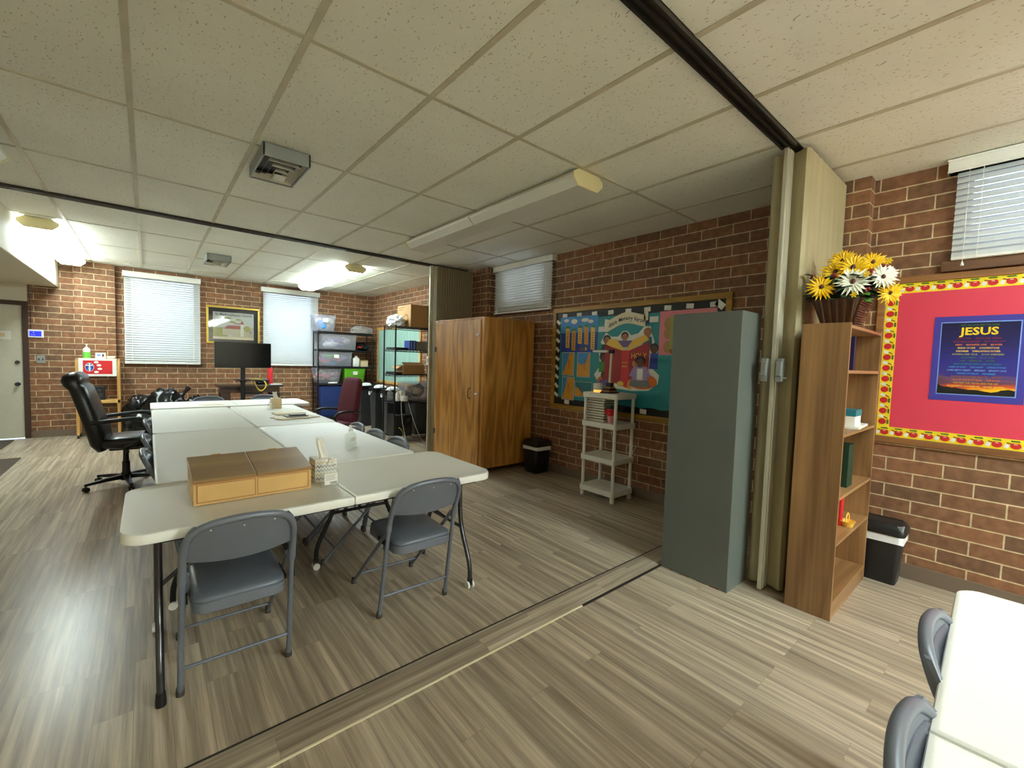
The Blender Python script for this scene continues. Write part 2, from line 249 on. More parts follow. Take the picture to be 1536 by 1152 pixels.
# ---------------------------------------------------------------- mesh helpers
class MB:
    def __init__(s, *mats):
        s.bm = bmesh.new(); s.mats = list(mats); s.mi = 0
    def use(s, m):
        if m not in s.mats: s.mats.append(m)
        s.mi = s.mats.index(m); return s
    def _f(s, vs):
        try: f = s.bm.faces.new(vs); f.material_index = s.mi; return f
        except ValueError: return None
    def box(s, x0, x1, y0, y1, z0, z1, mtx=None):
        P = [(x, y, z) for z in (z0, z1) for y in (y0, y1) for x in (x0, x1)]
        if mtx: P = [mtx @ Vector(p) for p in P]
        v = [s.bm.verts.new(p) for p in P]
        for f in ((0, 2, 3, 1), (4, 5, 7, 6), (0, 1, 5, 4), (2, 6, 7, 3), (0, 4, 6, 2), (1, 3, 7, 5)): s._f([v[i] for i in f])
        return s
    def loft(s, loops, cap=True, closed=True):
        R = [[s.bm.verts.new(p) for p in lp] for lp in loops]; n = len(R[0])
        for a, b in zip(R, R[1:]):
            for i in range(n if closed else n-1): s._f((a[i], a[(i+1) % n], b[(i+1) % n], b[i]))
        if cap: s._f(R[0][::-1]); s._f(R[-1])
        return s
    def prism(s, pts, axis, lo, hi):
        def p3(p, h): return {0: (h, p[0], p[1]), 1: (p[0], h, p[1]), 2: (p[0], p[1], h)}[axis]
        a = [s.bm.verts.new(p3(p, lo)) for p in pts]; b = [s.bm.verts.new(p3(p, hi)) for p in pts]; n = len(pts)
        s._f(a[::-1]); s._f(b)
        for i in range(n): s._f((a[i], a[(i+1) % n], b[(i+1) % n], b[i]))
        return s
    def tube(s, pts, r, n=10, cap=True):
        pts = [Vector(p) for p in pts]; rs = r if isinstance(r, (list, tuple)) else [r]*len(pts)
        loops = []; t0 = (pts[1]-pts[0]).normalized(); u = t0.orthogonal().normalized()
        for i, p in enumerate(pts):
            t = ((pts[i]-pts[i-1]).normalized() if i else Vector()) + ((pts[i+1]-pts[i]).normalized() if i < len(pts)-1 else Vector())
            t = t.normalized() if t.length > 1e-6 else t0
            u = (u - t*u.dot(t)).normalized(); w = t.cross(u)
            k = 1.0
            if 0 < i < len(pts)-1:
                d = (pts[i]-pts[i-1]).normalized().dot((pts[i+1]-pts[i]).normalized()); k = 1/max(0.5, math.sqrt(max(0, (1+d)/2)))
                k = min(k, 1.3)
            loops.append([p + (u*math.cos(2*PI*j/n) + w*math.sin(2*PI*j/n))*rs[i]*k for j in range(n)])
        return s.loft(loops, cap)
    def cyl(s, p0, p1, r, n=16, r2=None): return s.tube([p0, p1], [r, r if r2 is None else r2], n)
    def lathe(s, prof, c=(0, 0), n=20, sx=1, sy=1, z0=0):
        return s.loft([[(c[0]+r*sx*math.cos(2*PI*j/n), c[1]+r*sy*math.sin(2*PI*j/n), z0+z) for j in range(n)] for r, z in prof])
    def rbox(s, x0, x1, y0, y1, prof, r=0.03, n=5):
        # stacked rounded rectangles: prof = [(inset, z)]
        loops = []
        for ins, z in prof: loops.append([(x, y, z) for x, y in rrect(x0+ins, x1-ins, y0+ins, y1-ins, max(0.003, r-ins*0.5), n)])
        return s.loft(loops)
    def blob(s, c, r, sub=3, amp=0.2, freq=4, flat=None, seed=0, sharp=False):
        b2 = bmesh.new(); bmesh.ops.create_icosphere(b2, subdivisions=sub, radius=1)
        mp = {}
        for v in b2.verts:
            d = v.co.copy(); q = d*freq + Vector((seed*7.3, seed*3.1, seed))
            k = noise.noise(q)
            if sharp: k = (1-2*abs(k))*0.8 + noise.noise(q*2.3)*0.5
            p = Vector((d.x*r[0], d.y*r[1], d.z*r[2]))*(1+amp*k) + Vector(c)
            if flat is not None and p.z < flat: p.z = flat + 0.15*(p.z-flat)*0
            mp[v.index] = s.bm.verts.new(p)
        for f in b2.faces: s._f([mp[v.index] for v in f.verts])
        b2.free(); return s
    def text(s, body, size, o, ux=(1, 0, 0), uy=(0, 0, 1), align='CENTER', bold=0.0, xs=1.0, res=2, shear=0.0, lift=0.0, depth=0.0006):
        cu = bpy.data.curves.new('t', 'FONT'); cu.body = body; cu.size = size; cu.align_x = align; cu.align_y = 'CENTER'; cu.resolution_u = res; cu.offset = bold; cu.extrude = depth; cu.shear = shear
        ob = bpy.data.objects.new('t', cu); COL.objects.link(ob); bpy.context.view_layer.update()
        me = bpy.data.meshes.new_from_object(ob); bpy.data.objects.remove(ob); bpy.data.curves.remove(cu)
        ux = Vector(ux); uy = Vector(uy); uz = ux.cross(uy); o = Vector(o)
        vs = [s.bm.verts.new(o + ux*v.co.x*xs + uy*v.co.y + uz*(v.co.z+lift)) for v in me.vertices]
        for p in me.polygons: s._f([vs[i] for i in p.vertices])
        bpy.data.meshes.remove(me); return s
    def build(s, name, parent=None, loc=(0, 0, 0), rot=0, smooth=None, bevel=0, seg=2, sub=0, norm=True):
        if norm: bmesh.ops.recalc_face_normals(s.bm, faces=s.bm.faces)
        me = bpy.data.meshes.new(name); s.bm.to_mesh(me); s.bm.free()
        for m in s.mats: me.materials.append(m)
        o = bpy.data.objects.new(name, me); COL.objects.link(o); o.location = loc; o.rotation_euler = (0, 0, rot)
        if parent: o.parent = parent
        if smooth:
            for p in me.polygons: p.use_smooth = True
            me.set_sharp_from_angle(angle=math.radians(smooth))
        if bevel:
            b = o.modifiers.new('b', 'BEVEL'); b.width = bevel; b.segments = seg; b.limit_method = 'ANGLE'; b.angle_limit = math.radians(40)
        if sub:
            b = o.modifiers.new('s', 'SUBSURF'); b.levels = sub; b.render_levels = sub
        return o
def rrect(x0, x1, y0, y1, r, n=5):
    P = []
    for cx, cy, a in ((x1-r, y1-r, 0), (x0+r, y1-r, PI/2), (x0+r, y0+r, PI), (x1-r, y0+r, 1.5*PI)):
        for i in range(n+1):
            t = a+PI/2*i/n; P.append((cx+r*math.cos(t), cy+r*math.sin(t)))
    return P
def bez(P, n=8):
    # rounded polyline through control points (quadratic corners)
    P = [Vector(p) for p in P]; out = [P[0], (P[0]+P[1])/2]
    for i in range(1, len(P)-1):
        a = (P[i-1]+P[i])/2; b = (P[i]+P[i+1])/2
        for k in range(1, n+1):
            t = k/n; out.append(a*(1-t)**2 + P[i]*2*t*(1-t) + b*t*t)
    out.append(P[-1])
    res = [out[0]]
    for p in out[1:]:
        if (p-res[-1]).length > 1e-4: res.append(p)
    return res
def tag(o, label=None, cat=None, group=None, kind=None):
    if label: o['label'] = label
    if cat: o['category'] = cat
    if group: o['group'] = group
    if kind: o['kind'] = kind
    return o
def thing(name, label, cat, loc=(0, 0, 0), rot=0, group=None):
    o = bpy.data.objects.new(name, None); COL.objects.link(o); o.location = loc; o.rotation_euler = (0, 0, rot); o.empty_display_size = 0.1
    return tag(o, label, cat, group)
def struct(o): o['kind'] = 'structure'; return o
def dup(root, label, loc, rot=0, group=None):
    r = root.copy(); COL.objects.link(r); r.location = loc; r.rotation_euler = (0, 0, rot); r['label'] = label
    if group: r['group'] = group
    for c in list(root.children):
        d = c.copy(); COL.objects.link(d); d.parent = r
        for g in list(c.children):
            e = g.copy(); COL.objects.link(e); e.parent = d
    return r
def plabel(o, t): o['label'] = t; return o

# ---------------------------------------------------------------- setting
XW, YF, ZC = 4.05, 9.93, 2.815     # right wall, far wall, ceiling
XL, YB = -3.4, -7.0                # unseen left wall and wall behind the camera
struct(MB(M['floor']).box(XL-.2, XW+.3, YB-.2, YF+.3, -0.1, 0).build('floor'))
struct(MB(M['ceil']).box(XL-.2, XW+.3, YB-.2, YF+.3, ZC, ZC+0.1).build('ceiling'))
g = MB(M['grid'])
for k in range(-6, 6):
    x = 0.552+0.6096*k; g.box(x-.0145, x+.0145, YB, YF, ZC-.005, ZC+.004)
for y in (-5.2, -3.98, -2.77, -1.55, -.33, 2.106, 3.376, 4.61, 6.79, 8.04, 9.27):
    g.box(XL, XW, y-.0125, y+.0125, ZC-.0045, ZC+.004)
struct(g.build('ceiling_grid'))
# right wall with its window openings
wz0, wz1 = 2.17, 2.78
wr = MB(M['brick_x']); op = [(-0.85, 0.34), (4.14, 5.06)]
ys = [YB-.2, -0.85, 0.34, 4.14, 5.06, YF+.2]
for a, b in zip(ys[::2], ys[1::2]): wr.box(XW, XW+.2, a, b, 0, ZC)
for a, b in op: wr.box(XW, XW+.2, a, b, 0, wz0); wr.box(XW, XW+.2, a, b, wz1, ZC)
wr.box(3.92, XW, 0.78, 1.42, 0, ZC); wr.box(3.90, XW, 5.24, 6.15, 0, ZC)      # piers at the two partitions
struct(wr.build('wall_right'))
# far wall
wf = MB(M['brick_y']); fo = [(-.25, .72), (1.80, 2.78)]; fz0, fz1 = 1.24, 2.70
xs = [-1.40, -.25, .72, 1.80, 2.78, XW+.2]
for a, b in zip(xs[::2], xs[1::2]): wf.box(a, b, YF, YF+.2, 0, ZC)
for a, b in fo: wf.box(a, b, YF, YF+.2, 0, fz0); wf.box(a, b, YF, YF+.2, fz1, ZC)
wf.box(-.88, -.40, YF-.10, YF, 0, ZC)
struct(wf.build('wall_far'))
struct(MB(M['wallpaint']).box(XL, -1.40, YF, YF+.2, 2.10, ZC).box(XL, -2.42, YF, YF+.2, 0, 2.10).build('wall_far_left'))
struct(MB(M['wallpaint']).box(XL-.2, XL, YB-.2, YF+.2, 0, ZC).build('wall_left'))
struct(MB(M['wallpaint']).box(XL, XW, YB-.2, YB, 0, ZC).build('wall_back'))
struct(MB(M['wallpaint']).box(XL, -1.06, 5.9, YF, 2.37, ZC).build('ceiling_soffit', bevel=.01))
bb = MB(M['base'])
for a, b in ((YB, .78), (1.42, 5.24), (6.15, YF)): bb.box(XW-.012, XW, a, b, 0, .105)
bb.box(3.908, 3.92, .768, 1.432, 0, .105); bb.box(3.888, 3.90, 5.228, 6.162, 0, .105)
struct(bb.build('baseboard_right', bevel=.003))
bb = MB(M['base']).box(-1.38, -.89, YF-.012, YF, 0, .105).box(-.892, -.388, YF-.112, YF-.10, 0, .105).box(-.388, XW, YF-.012, YF, 0, .105)
struct(bb.build('baseboard_far', bevel=.003))
# door in the far wall
d = struct(MB(M['door']).box(-2.36, -1.46, YF+.005, YF+.045, .012, 2.05).build('door_1', bevel=.003))
f = struct(MB(M['jamb']).box(-1.46, -1.395, YF-.02, YF+.1, 0, 2.115).box(-2.425, -2.36, YF-.02, YF+.1, 0, 2.115).box(-2.36, -1.46, YF-.02, YF+.1, 2.05, 2.115).build('door_frame', d))
MB(M['gunm']).lathe([(.0, 0), (.03, 0), (.03, .01), (.014, .018), (.014, .04), (.028, .05), (.03, .065), (.02, .08), (0, .082)], n=16).build('door_knob', d, smooth=40)
k = d.children[-1]; k.location = (-1.52, YF+.006, .845); k.rotation_euler = (PI/2, 0, 0)
k = MB(M['gunm']).lathe([(0, 0), (.028, 0), (.026, .02), (0, .022)], n=16).build('deadbolt', d, smooth=40); k.location = (-1.52, YF+.006, 1.18); k.rotation_euler = (PI/2, 0, 0)
MB(M['wplastic']).box(-1.73, -1.58, YF-.004, YF+.006, 1.52, 1.65).use(M['tan']).box(-1.70, -1.635, YF-.006, YF-.003, 1.56, 1.62).build('door_plaque', d)
# floor joint between the two rooms
t = MB(M['thr']).loft([[(x, 1.615, .001), (x, 1.64, .008), (x, 1.74, .008), (x, 1.775, .001)] for x in (XL, 3.9)])
struct(t.build('trim_1'))
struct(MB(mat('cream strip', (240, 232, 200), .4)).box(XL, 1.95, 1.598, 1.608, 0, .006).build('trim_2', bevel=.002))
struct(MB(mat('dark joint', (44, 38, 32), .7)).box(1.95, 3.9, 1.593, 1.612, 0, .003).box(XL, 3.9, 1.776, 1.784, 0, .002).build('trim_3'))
# ceiling tracks
t = MB(M['track'])
for y0, y1 in ((.972, .984), (1.006, 1.020), (1.044, 1.056)): t.box(XL, 3.02, y0, y1, ZC-.028, ZC-.002)
t.box(XL, 3.9, .972, 1.056, ZC-.008, ZC-.001); struct(t.build('trim_4'))
t = MB(M['track'])
for y0, y1 in ((5.70, 5.712), (5.735, 5.747), (5.768, 5.78)): t.box(XL, 3.2, y0, y1, ZC-.028, ZC-.002)
t.box(XL, 3.85, 5.70, 5.78, ZC-.008, ZC-.001); struct(t.build('trim_5'))
# windows: frame, glass, sill
def window(n, ax, a, b, z0, z1, p):
    m = MB(M['jamb']); bx = (lambda u0, u1, w0, w1, v0, v1, q: q.box(w0, w1, u0, u1, v0, v1)) if ax == 0 else (lambda u0, u1, w0, w1, v0, v1, q: q.box(u0, u1, w0, w1, v0, v1))
    for u0, u1, v0, v1 in ((a, a+.05, z0, z1), (b-.05, b, z0, z1), (a+.05, b-.05, z0, z0+.05), (a+.05, b-.05, z1-.05, z1)) + ((((a+b)/2-.02, (a+b)/2+.02, z0+.05, z1-.05),) if ax == 0 else ()): bx(u0, u1, p+.1, p+.15, v0, v1, m)
    o = struct(m.build('window_%d' % n)); q = MB(M['glass']); bx(a+.05, b-.05, p+.12, p+.126, z0+.05, z1-.05, q); q.build('window_glass', o)
    s_ = MB(M['sill']); bx(a-.06, b+.06, p-.05, p+.1, z0-.07, z0-.002, s_); s_.build('window_sill', o, bevel=.004)
window(1, 0, -.85, .34, wz0+.005, wz1, XW); window(2, 0, 4.14, 5.06, wz0+.005, wz1, XW)
window(3, 1, -.25, .72, fz0, fz1, YF); window(4, 1, 1.80, 2.78, fz0, fz1, YF)

# ---------------------------------------------------------------- ceiling lamps and vents
def lamp(label, x0, y0, y1, lit, group, joint=True):
    o = thing('ceiling_lamp', label, 'ceiling lamp', (x0+.16, y0, ZC-.0055), 0, group)
    L = y1-y0; n = 2 if joint else 1
    h = MB(M['lampw'] if not lit else M['lampw']); h.box(-.11, .11, .004, L-.004, -.05, 0); h.build('housing', o, bevel=.003)
    for i in range(n):
        a = L*i/n+.014; b = L*(i+1)/n-(.014 if i == n-1 else .003)
        pr = [(-.158, -.045), (-.152, -.062), (-.10, -.112), (.10, -.112), (.152, -.062), (.158, -.045), (.12, -.02), (-.12, -.02)]
        MB(M['lens_front'] if lit == 3 else M['lens_rear_fill'] if lit == 2 else M['lens_on'] if lit else M['lens_off']).prism(pr, 1, a, b).build('lens', o)
    for a in (0, L-.013):
        MB(M['capcream']).prism([(-.16, -.03), (-.16, -.064), (-.104, -.116), (.104, -.116), (.16, -.064), (.16, -.03), (.11, 0), (-.11, 0)], 1, a, a+.013).build('end_cap', o, bevel=.002)
    return o
lamp('long unlit white ceiling lamp above the wooden cabinet side of the room', 2.30, 2.12, 4.72, False, None)
lamp('unlit white ceiling lamp cut off by the left edge of the photo', -1.05, 2.1, 4.72, False, None)
lamp('lit ceiling lamp in front of the far right window blind', 2.27, 6.62, 9.25, True, None)
lamp('glaring lit ceiling lamp beside the soffit at far left', -1.04, 6.9, 9.55, True, None)
LN = 'lit ceiling lamp of the near room, out of view, the rear one added as fill'
for x, a, b_ in ((2.27, -2.85, -.22), (-1.04, -2.85, -.22), (2.27, -6.3, -3.67), (-1.04, -6.3, -3.67)): lamp(LN if x > 0 else 'unlit ceiling lamp of the near room, just out of view', x, a, b_, (3 if a > -3 else 2) if x > 0 else False, 'near room lamps' if x > 0 else 'unlit near room lamps')  # the rear lit lamp is added, unseen fill light for the middle room
def vent(label, x, y):
    o = thing('ceiling_vent', label, 'ceiling vent', (x, y, ZC-.0055), 0, 'ceiling air vents')
    w, d = .145, .25
    m = MB(M['galv']); m.box(-w, w, -d, -d+.012, -.085, 0); m.box(-w, w, d-.012, d, -.085, 0); m.box(-w, -w+.012, -d, d, -.085, 0); m.box(w-.012, w, -d, d, -.085, 0)
    m.build('housing', o, bevel=.002)
    MB(M['black']).box(-w+.012, w-.012, -d+.012, d-.012, -.02, -.004).build('throat', o)
    for i in range(4):
        t = 1-i*.23; a, b = (w-.014)*t, (d-.014)*t; ai, bi = a-.013, b-.022; z = -.076-.011*i
        v = MB(M['lampw'])
        lo = [(-a, -b, z), (a, -b, z), (a, b, z), (-a, b, z)]; li = [(-ai, -bi, z+.026), (ai, -bi, z+.026), (ai, bi, z+.026), (-ai, bi, z+.026)]
        lo2 = [(p[0], p[1], p[2]+.003) for p in lo]; li2 = [(p[0], p[1], p[2]+.003) for p in li]
        v.loft([lo, li, li2, lo2, lo], cap=False); v.build('louvre', o)
    MB(M['lampw']).box(-.035, .035, -.06, .06, -.125, -.121).build('centre_plate', o)
    return o
vent('large grey ceiling vent nearer the camera, above the tables', .735, 3.52)
vent('small grey ceiling vent further away, above the framed picture', .80, 7.72)

# ---------------------------------------------------------------- window blinds
def blind(label, ax, a, b, z0, z1, p, n, tilt, m, va, vb, vz, cord=None, extra=0.0):
    # ax 0: hangs on the right wall (u = y, faces -x); ax 1: on the far wall (u = x, faces -y)
    def pt(u, w, z): return (p-w, u, z) if ax == 0 else (u, p-w, z)
    o = thing('window_blind', label, 'window blind', pt((a+b)/2, 0, z0)); inv = Vector(o.location)
    def P(u, w, z): return Vector(pt(u, w, z))-inv
    def bx(q, u0, u1, w0, w1, v0, v1):
        A = P(u0, w0, v0); B = P(u1, w1, v1); q.box(min(A.x, B.x), max(A.x, B.x), min(A.y, B.y), max(A.y, B.y), A.z, B.z)
    q = MB(M['white']); bx(q, va, vb, -.025, .052, vz, z1)
    bx(q, va-.004, vb+.004, -.025, .058, z1-.014, z1); bx(q, va-.002, vb+.002, -.025, .056, vz, vz+.012); q.build('valance', o, bevel=.004)
    q = MB(m); h = (vz-z0)/n; hw = .026
    for i in range(n):
        zc = z0+h*(i+.5)+.006; c, s_ = math.cos(tilt)*hw, math.sin(tilt)*hw
        A = [P(a, .02+c, zc-s_), P(a, .02, zc+.003), P(a, .02-c, zc+s_)]; B = [P(b, .02+c, zc-s_), P(b, .02, zc+.003), P(b, .02-c, zc+s_)]
        nrm = Vector((0, 0, .0022)); 
        q.loft([[*A, *[v+nrm for v in A[::-1]]], [*B, *[v+nrm for v in B[::-1]]]])
    q.build('slats', o)
    q = MB(M['white']); bx(q, a, b, .0, .042, z0-.016, z0+.004); q.build('bottom_rail', o, bevel=.004)
    for u in ([a+.10, b-.10] if cord is None else cord): MB(M['wplastic']).tube([P(u, .055, z0-.01), P(u, .055, vz)], .0018, 5).build('ladder_cord', o)
    if extra:
        u = b-.055; q = MB(M['white']); q.tube([P(u, .06, z0-.045), P(u, .06, vz)], .0015, 5); q.lathe([(.002, .02), (.009, 0), (.008, -.006), (.001, -.007)], (P(u, .06, 0).x, P(u, .06, 0).y), 10, z0=z0-.055-inv.z); q.build('pull_cord', o)
    return o
blind('white window blind at upper right above the red bulletin board', 0, -.86, .355, 2.185, 2.81, XW-.035, 14, .95, M['blind'], -.88, .40, 2.725, [.24, -.3, -.75], 1)
blind('grey-looking window blind high on the wall above the wooden cabinet', 0, 4.0, 5.18, 2.13, 2.81, XW-.035, 17, -.75, M['blindd'], 3.965, 5.21, 2.73)
blind('tall bright window blind left of the framed picture', 1, -.29, .755, 1.20, 2.75, YF-.035, 37, .80, M['blind'], -.305, .765, 2.655)
blind('tall bright window blind behind the monitor, right of the framed picture', 1, 1.78, 2.82, 1.20, 2.75, YF-.035, 37, .80, M['blind'], 1.74, 2.85, 2.655)
# ---------------------------------------------------------------- folding partitions
def partition(name, label, x0, x1, y0, y1, m, per, amp, postx, front):
    yc = (y0+y1)/2; o = thing(name, label, 'folding partition', (x0, yc, 0))
    L = x1-x0; hw = (y1-y0)/2; n = int(L/per*4); pts = []
    for i in range(n+1): pts.append((L*i/n, -hw+amp*(1-math.cos(2*PI*i/4))/2))
    for i in range(n, -1, -1): pts.append((L*i/n, hw-amp*(1-math.cos(2*PI*i/4))/2))
    # soft front folds between the two sides
    fr = front(hw)
    pts += fr
    body = MB(m); zs = [.02, .7, 1.4, 2.1, ZC-.035]
    body.loft([[(x, y, z) for x, y in pts] for z in zs]); body.build('pleated_curtain', o, smooth=60)
    p = MB(M['alum']); px = postx-x0
    p.box(px-.010, px+.014, -.011, .013, .015, ZC-.03).box(px+.014, px+.075, -.017, .019, .02, ZC-.035); p.build('lead_post', o, bevel=.003)
    return o
def front1(hw): return [(-.010, hw-.002), (-.030, hw*.82), (-.026, hw*.6), (-.006, hw*.36), (.0, .02), (.0, -.02), (-.004, -hw*.30), (-.012, -hw*.48), (-.030, -hw*.68), (-.034, -hw*.84), (-.012, -hw+.002)]
pa = partition('folding_partition', 'tan folding partition stacked between the grey locker and the bookshelf', 3.10, 3.90, .915, 1.125, M['curtain'], .10, .004, 3.005, front1)
lt = MB(M['galv']).box(-.13, -.09, -.062, -.022, 1.355, 1.50).box(-.13, -.09, .022, .062, 1.355, 1.50).box(-.14, -.128, -.06, -.026, 1.39, 1.48).box(-.14, -.128, .026, .06, 1.39, 1.48)
lt.box(-.10, -.06, -.06, .06, 1.37, 1.49)
lt.box(-.125, -.115, -.085, -.06, 1.375, 1.385)
plabel(lt.build('latch', pa, bevel=.006), 'silver latch with a handle on either side of the post')
pb = partition('folding_partition', 'brown folding partition stacked behind the wooden cabinet', 3.26, 3.89, 5.62, 5.86, M['curtain2'], .042, .022, 3.215, lambda hw: [(-.02, hw*.6), (-.02, -hw*.6)])
lt = MB(M['white']).box(-.075, -.055, -.03, .03, 1.33, 1.46).box(-.085, -.06, -.012, .012, 1.37, 1.43); lt.build('latch', pb, bevel=.006)

# ---------------------------------------------------------------- folding tables
def table(label, x, y, L, Wd, rot=0, seam=0.0, rad=.06, group=None, wheels=True, dark=False):
    # long side along local x; origin at the floor below the middle
    o = thing('folding_table', label, 'table', (x, y, 0), rot, group)
    hx, hy = L/2, Wd/2; z0, z1 = .695, .74
    prof = lambda pts: pts
    def top(outline):
        m = MB(M['plast']); c = Vector((sum(p[0] for p in outline)/len(outline), sum(p[1] for p in outline)/len(outline)))
        def ins(d): return [((p[0]-c.x)*(1-d/max(.1, abs(hx)))+c.x, (p[1]-c.y)*(1-d/max(.1, abs(hy)))+c.y) for p in outline]
        lp = [(.012, z0), (.002, z0+.004), (0, z0+.012), (0, z1-.010), (.003, z1-.003), (.010, z1), (.016, z1), (.019, z1-.0015)]
        m.loft([[(p[0], p[1], z) for p in ins(d)] for d, z in lp]); return m
    R = rrect(-hx, hx, -hy, hy, rad, 8)
    if seam:
        k = len(R)//4
        rt = R[:k] + R[3*k:]; lf = R[k:3*k]
        ro = [*R[3*k:], *R[:k], (seam, hy), (seam, -hy)]; lo = [*R[k:3*k], (-seam, -hy), (-seam, hy)]
        top(ro).build('tabletop_half', o, smooth=35); top(lo).build('tabletop_half', o, smooth=35)
    else: top(R).build('tabletop', o, smooth=35)
    fm = M['blackm'] if dark else M['gunm']
    for s in (-1, 1):
        ex = s*(hx-.115)
        q = MB(fm); q.tube([(ex, -hy+.12, z0-.012), (ex, hy-.12, z0-.012)], .012, 8); q.tube([(ex, -.19, .36), (ex, .19, .36)], .011, 8)
        q.tube([(ex, 0, .36), (s*(hx-.50), 0, z0-.012)], .010, 8); q.tube([(s*(hx-.50), -.1, z0-.012), (s*(hx-.50), .1, z0-.012)], .01, 8)
        q.build('leg_frame', o, smooth=40)
        for t in (-1, 1):
            l = MB(fm).tube(bez([(ex, t*.17, z0-.008), (ex, t*.17, .55), (ex, t*.185, .36), (ex, t*(hy-.075), .16), (ex, t*(hy-.07), .05)]), .0145, 12).build('leg', o, smooth=60)
            if wheels and ((s > 0 and t < 0) or (s < 0 and t > 0)):
                w = MB(M['wplastic']); yy = t*(hy-.07)
                for dx in (-.017, .017): w.cyl((ex+dx-.006, yy, .022), (ex+dx+.006, yy, .022), .022, 18)
                w.use(M['black']).cyl((ex-.012, yy, .024), (ex+.012, yy, .024), .009, 10).box(ex-.011, ex+.011, yy-.014, yy+.014, .03, .065)
                w.build('caster', l, smooth=40)
            else:
                MB(M['black']).lathe([(.019, 0), (.019, .02), (.0165, .05), (.0165, .056)], (ex, t*(hy-.07)), 14).build('foot_cap', l, smooth=40)
    q = MB(fm)
    for t in (-1, 1): q.box(-hx+.10, hx-.10, t*(hy-.07)-.010, t*(hy-.07)+.010, z0-.022, z0+.002)
    q.build('apron_rail', o)
    return o
table('white folding table crosswise at the near end, under the wooden box', .78, 2.475, 1.74, .75, 0, .0022, .09)
table('white folding table lengthwise on the left, directly behind the wooden box', .395, 3.745, 1.765, .745, PI/2, 0, .05, dark=True)
table('white folding table lengthwise on the right, with a sanitizer bottle alone on it', 1.145, 3.745, 1.75, .735, PI/2, 0, .05, dark=True)
table('bare white folding table lengthwise at left, beside the black office chair', .398, 5.565, 1.84, .745, PI/2, 0, .05, dark=True)
table('white folding table with a stack of papers and a tan tissue box', 1.155, 5.565, 1.84, .735, PI/2, 0, .05, dark=True)
table('white folding table crosswise at the far end, below the monitor', .905, 6.98, 1.77, .75, 0, .0015, .07)
table('white folding table cut off in the lower right corner of the photo', 1.175, -.30, 1.75, .76, math.radians(1.5), .0018, .06)

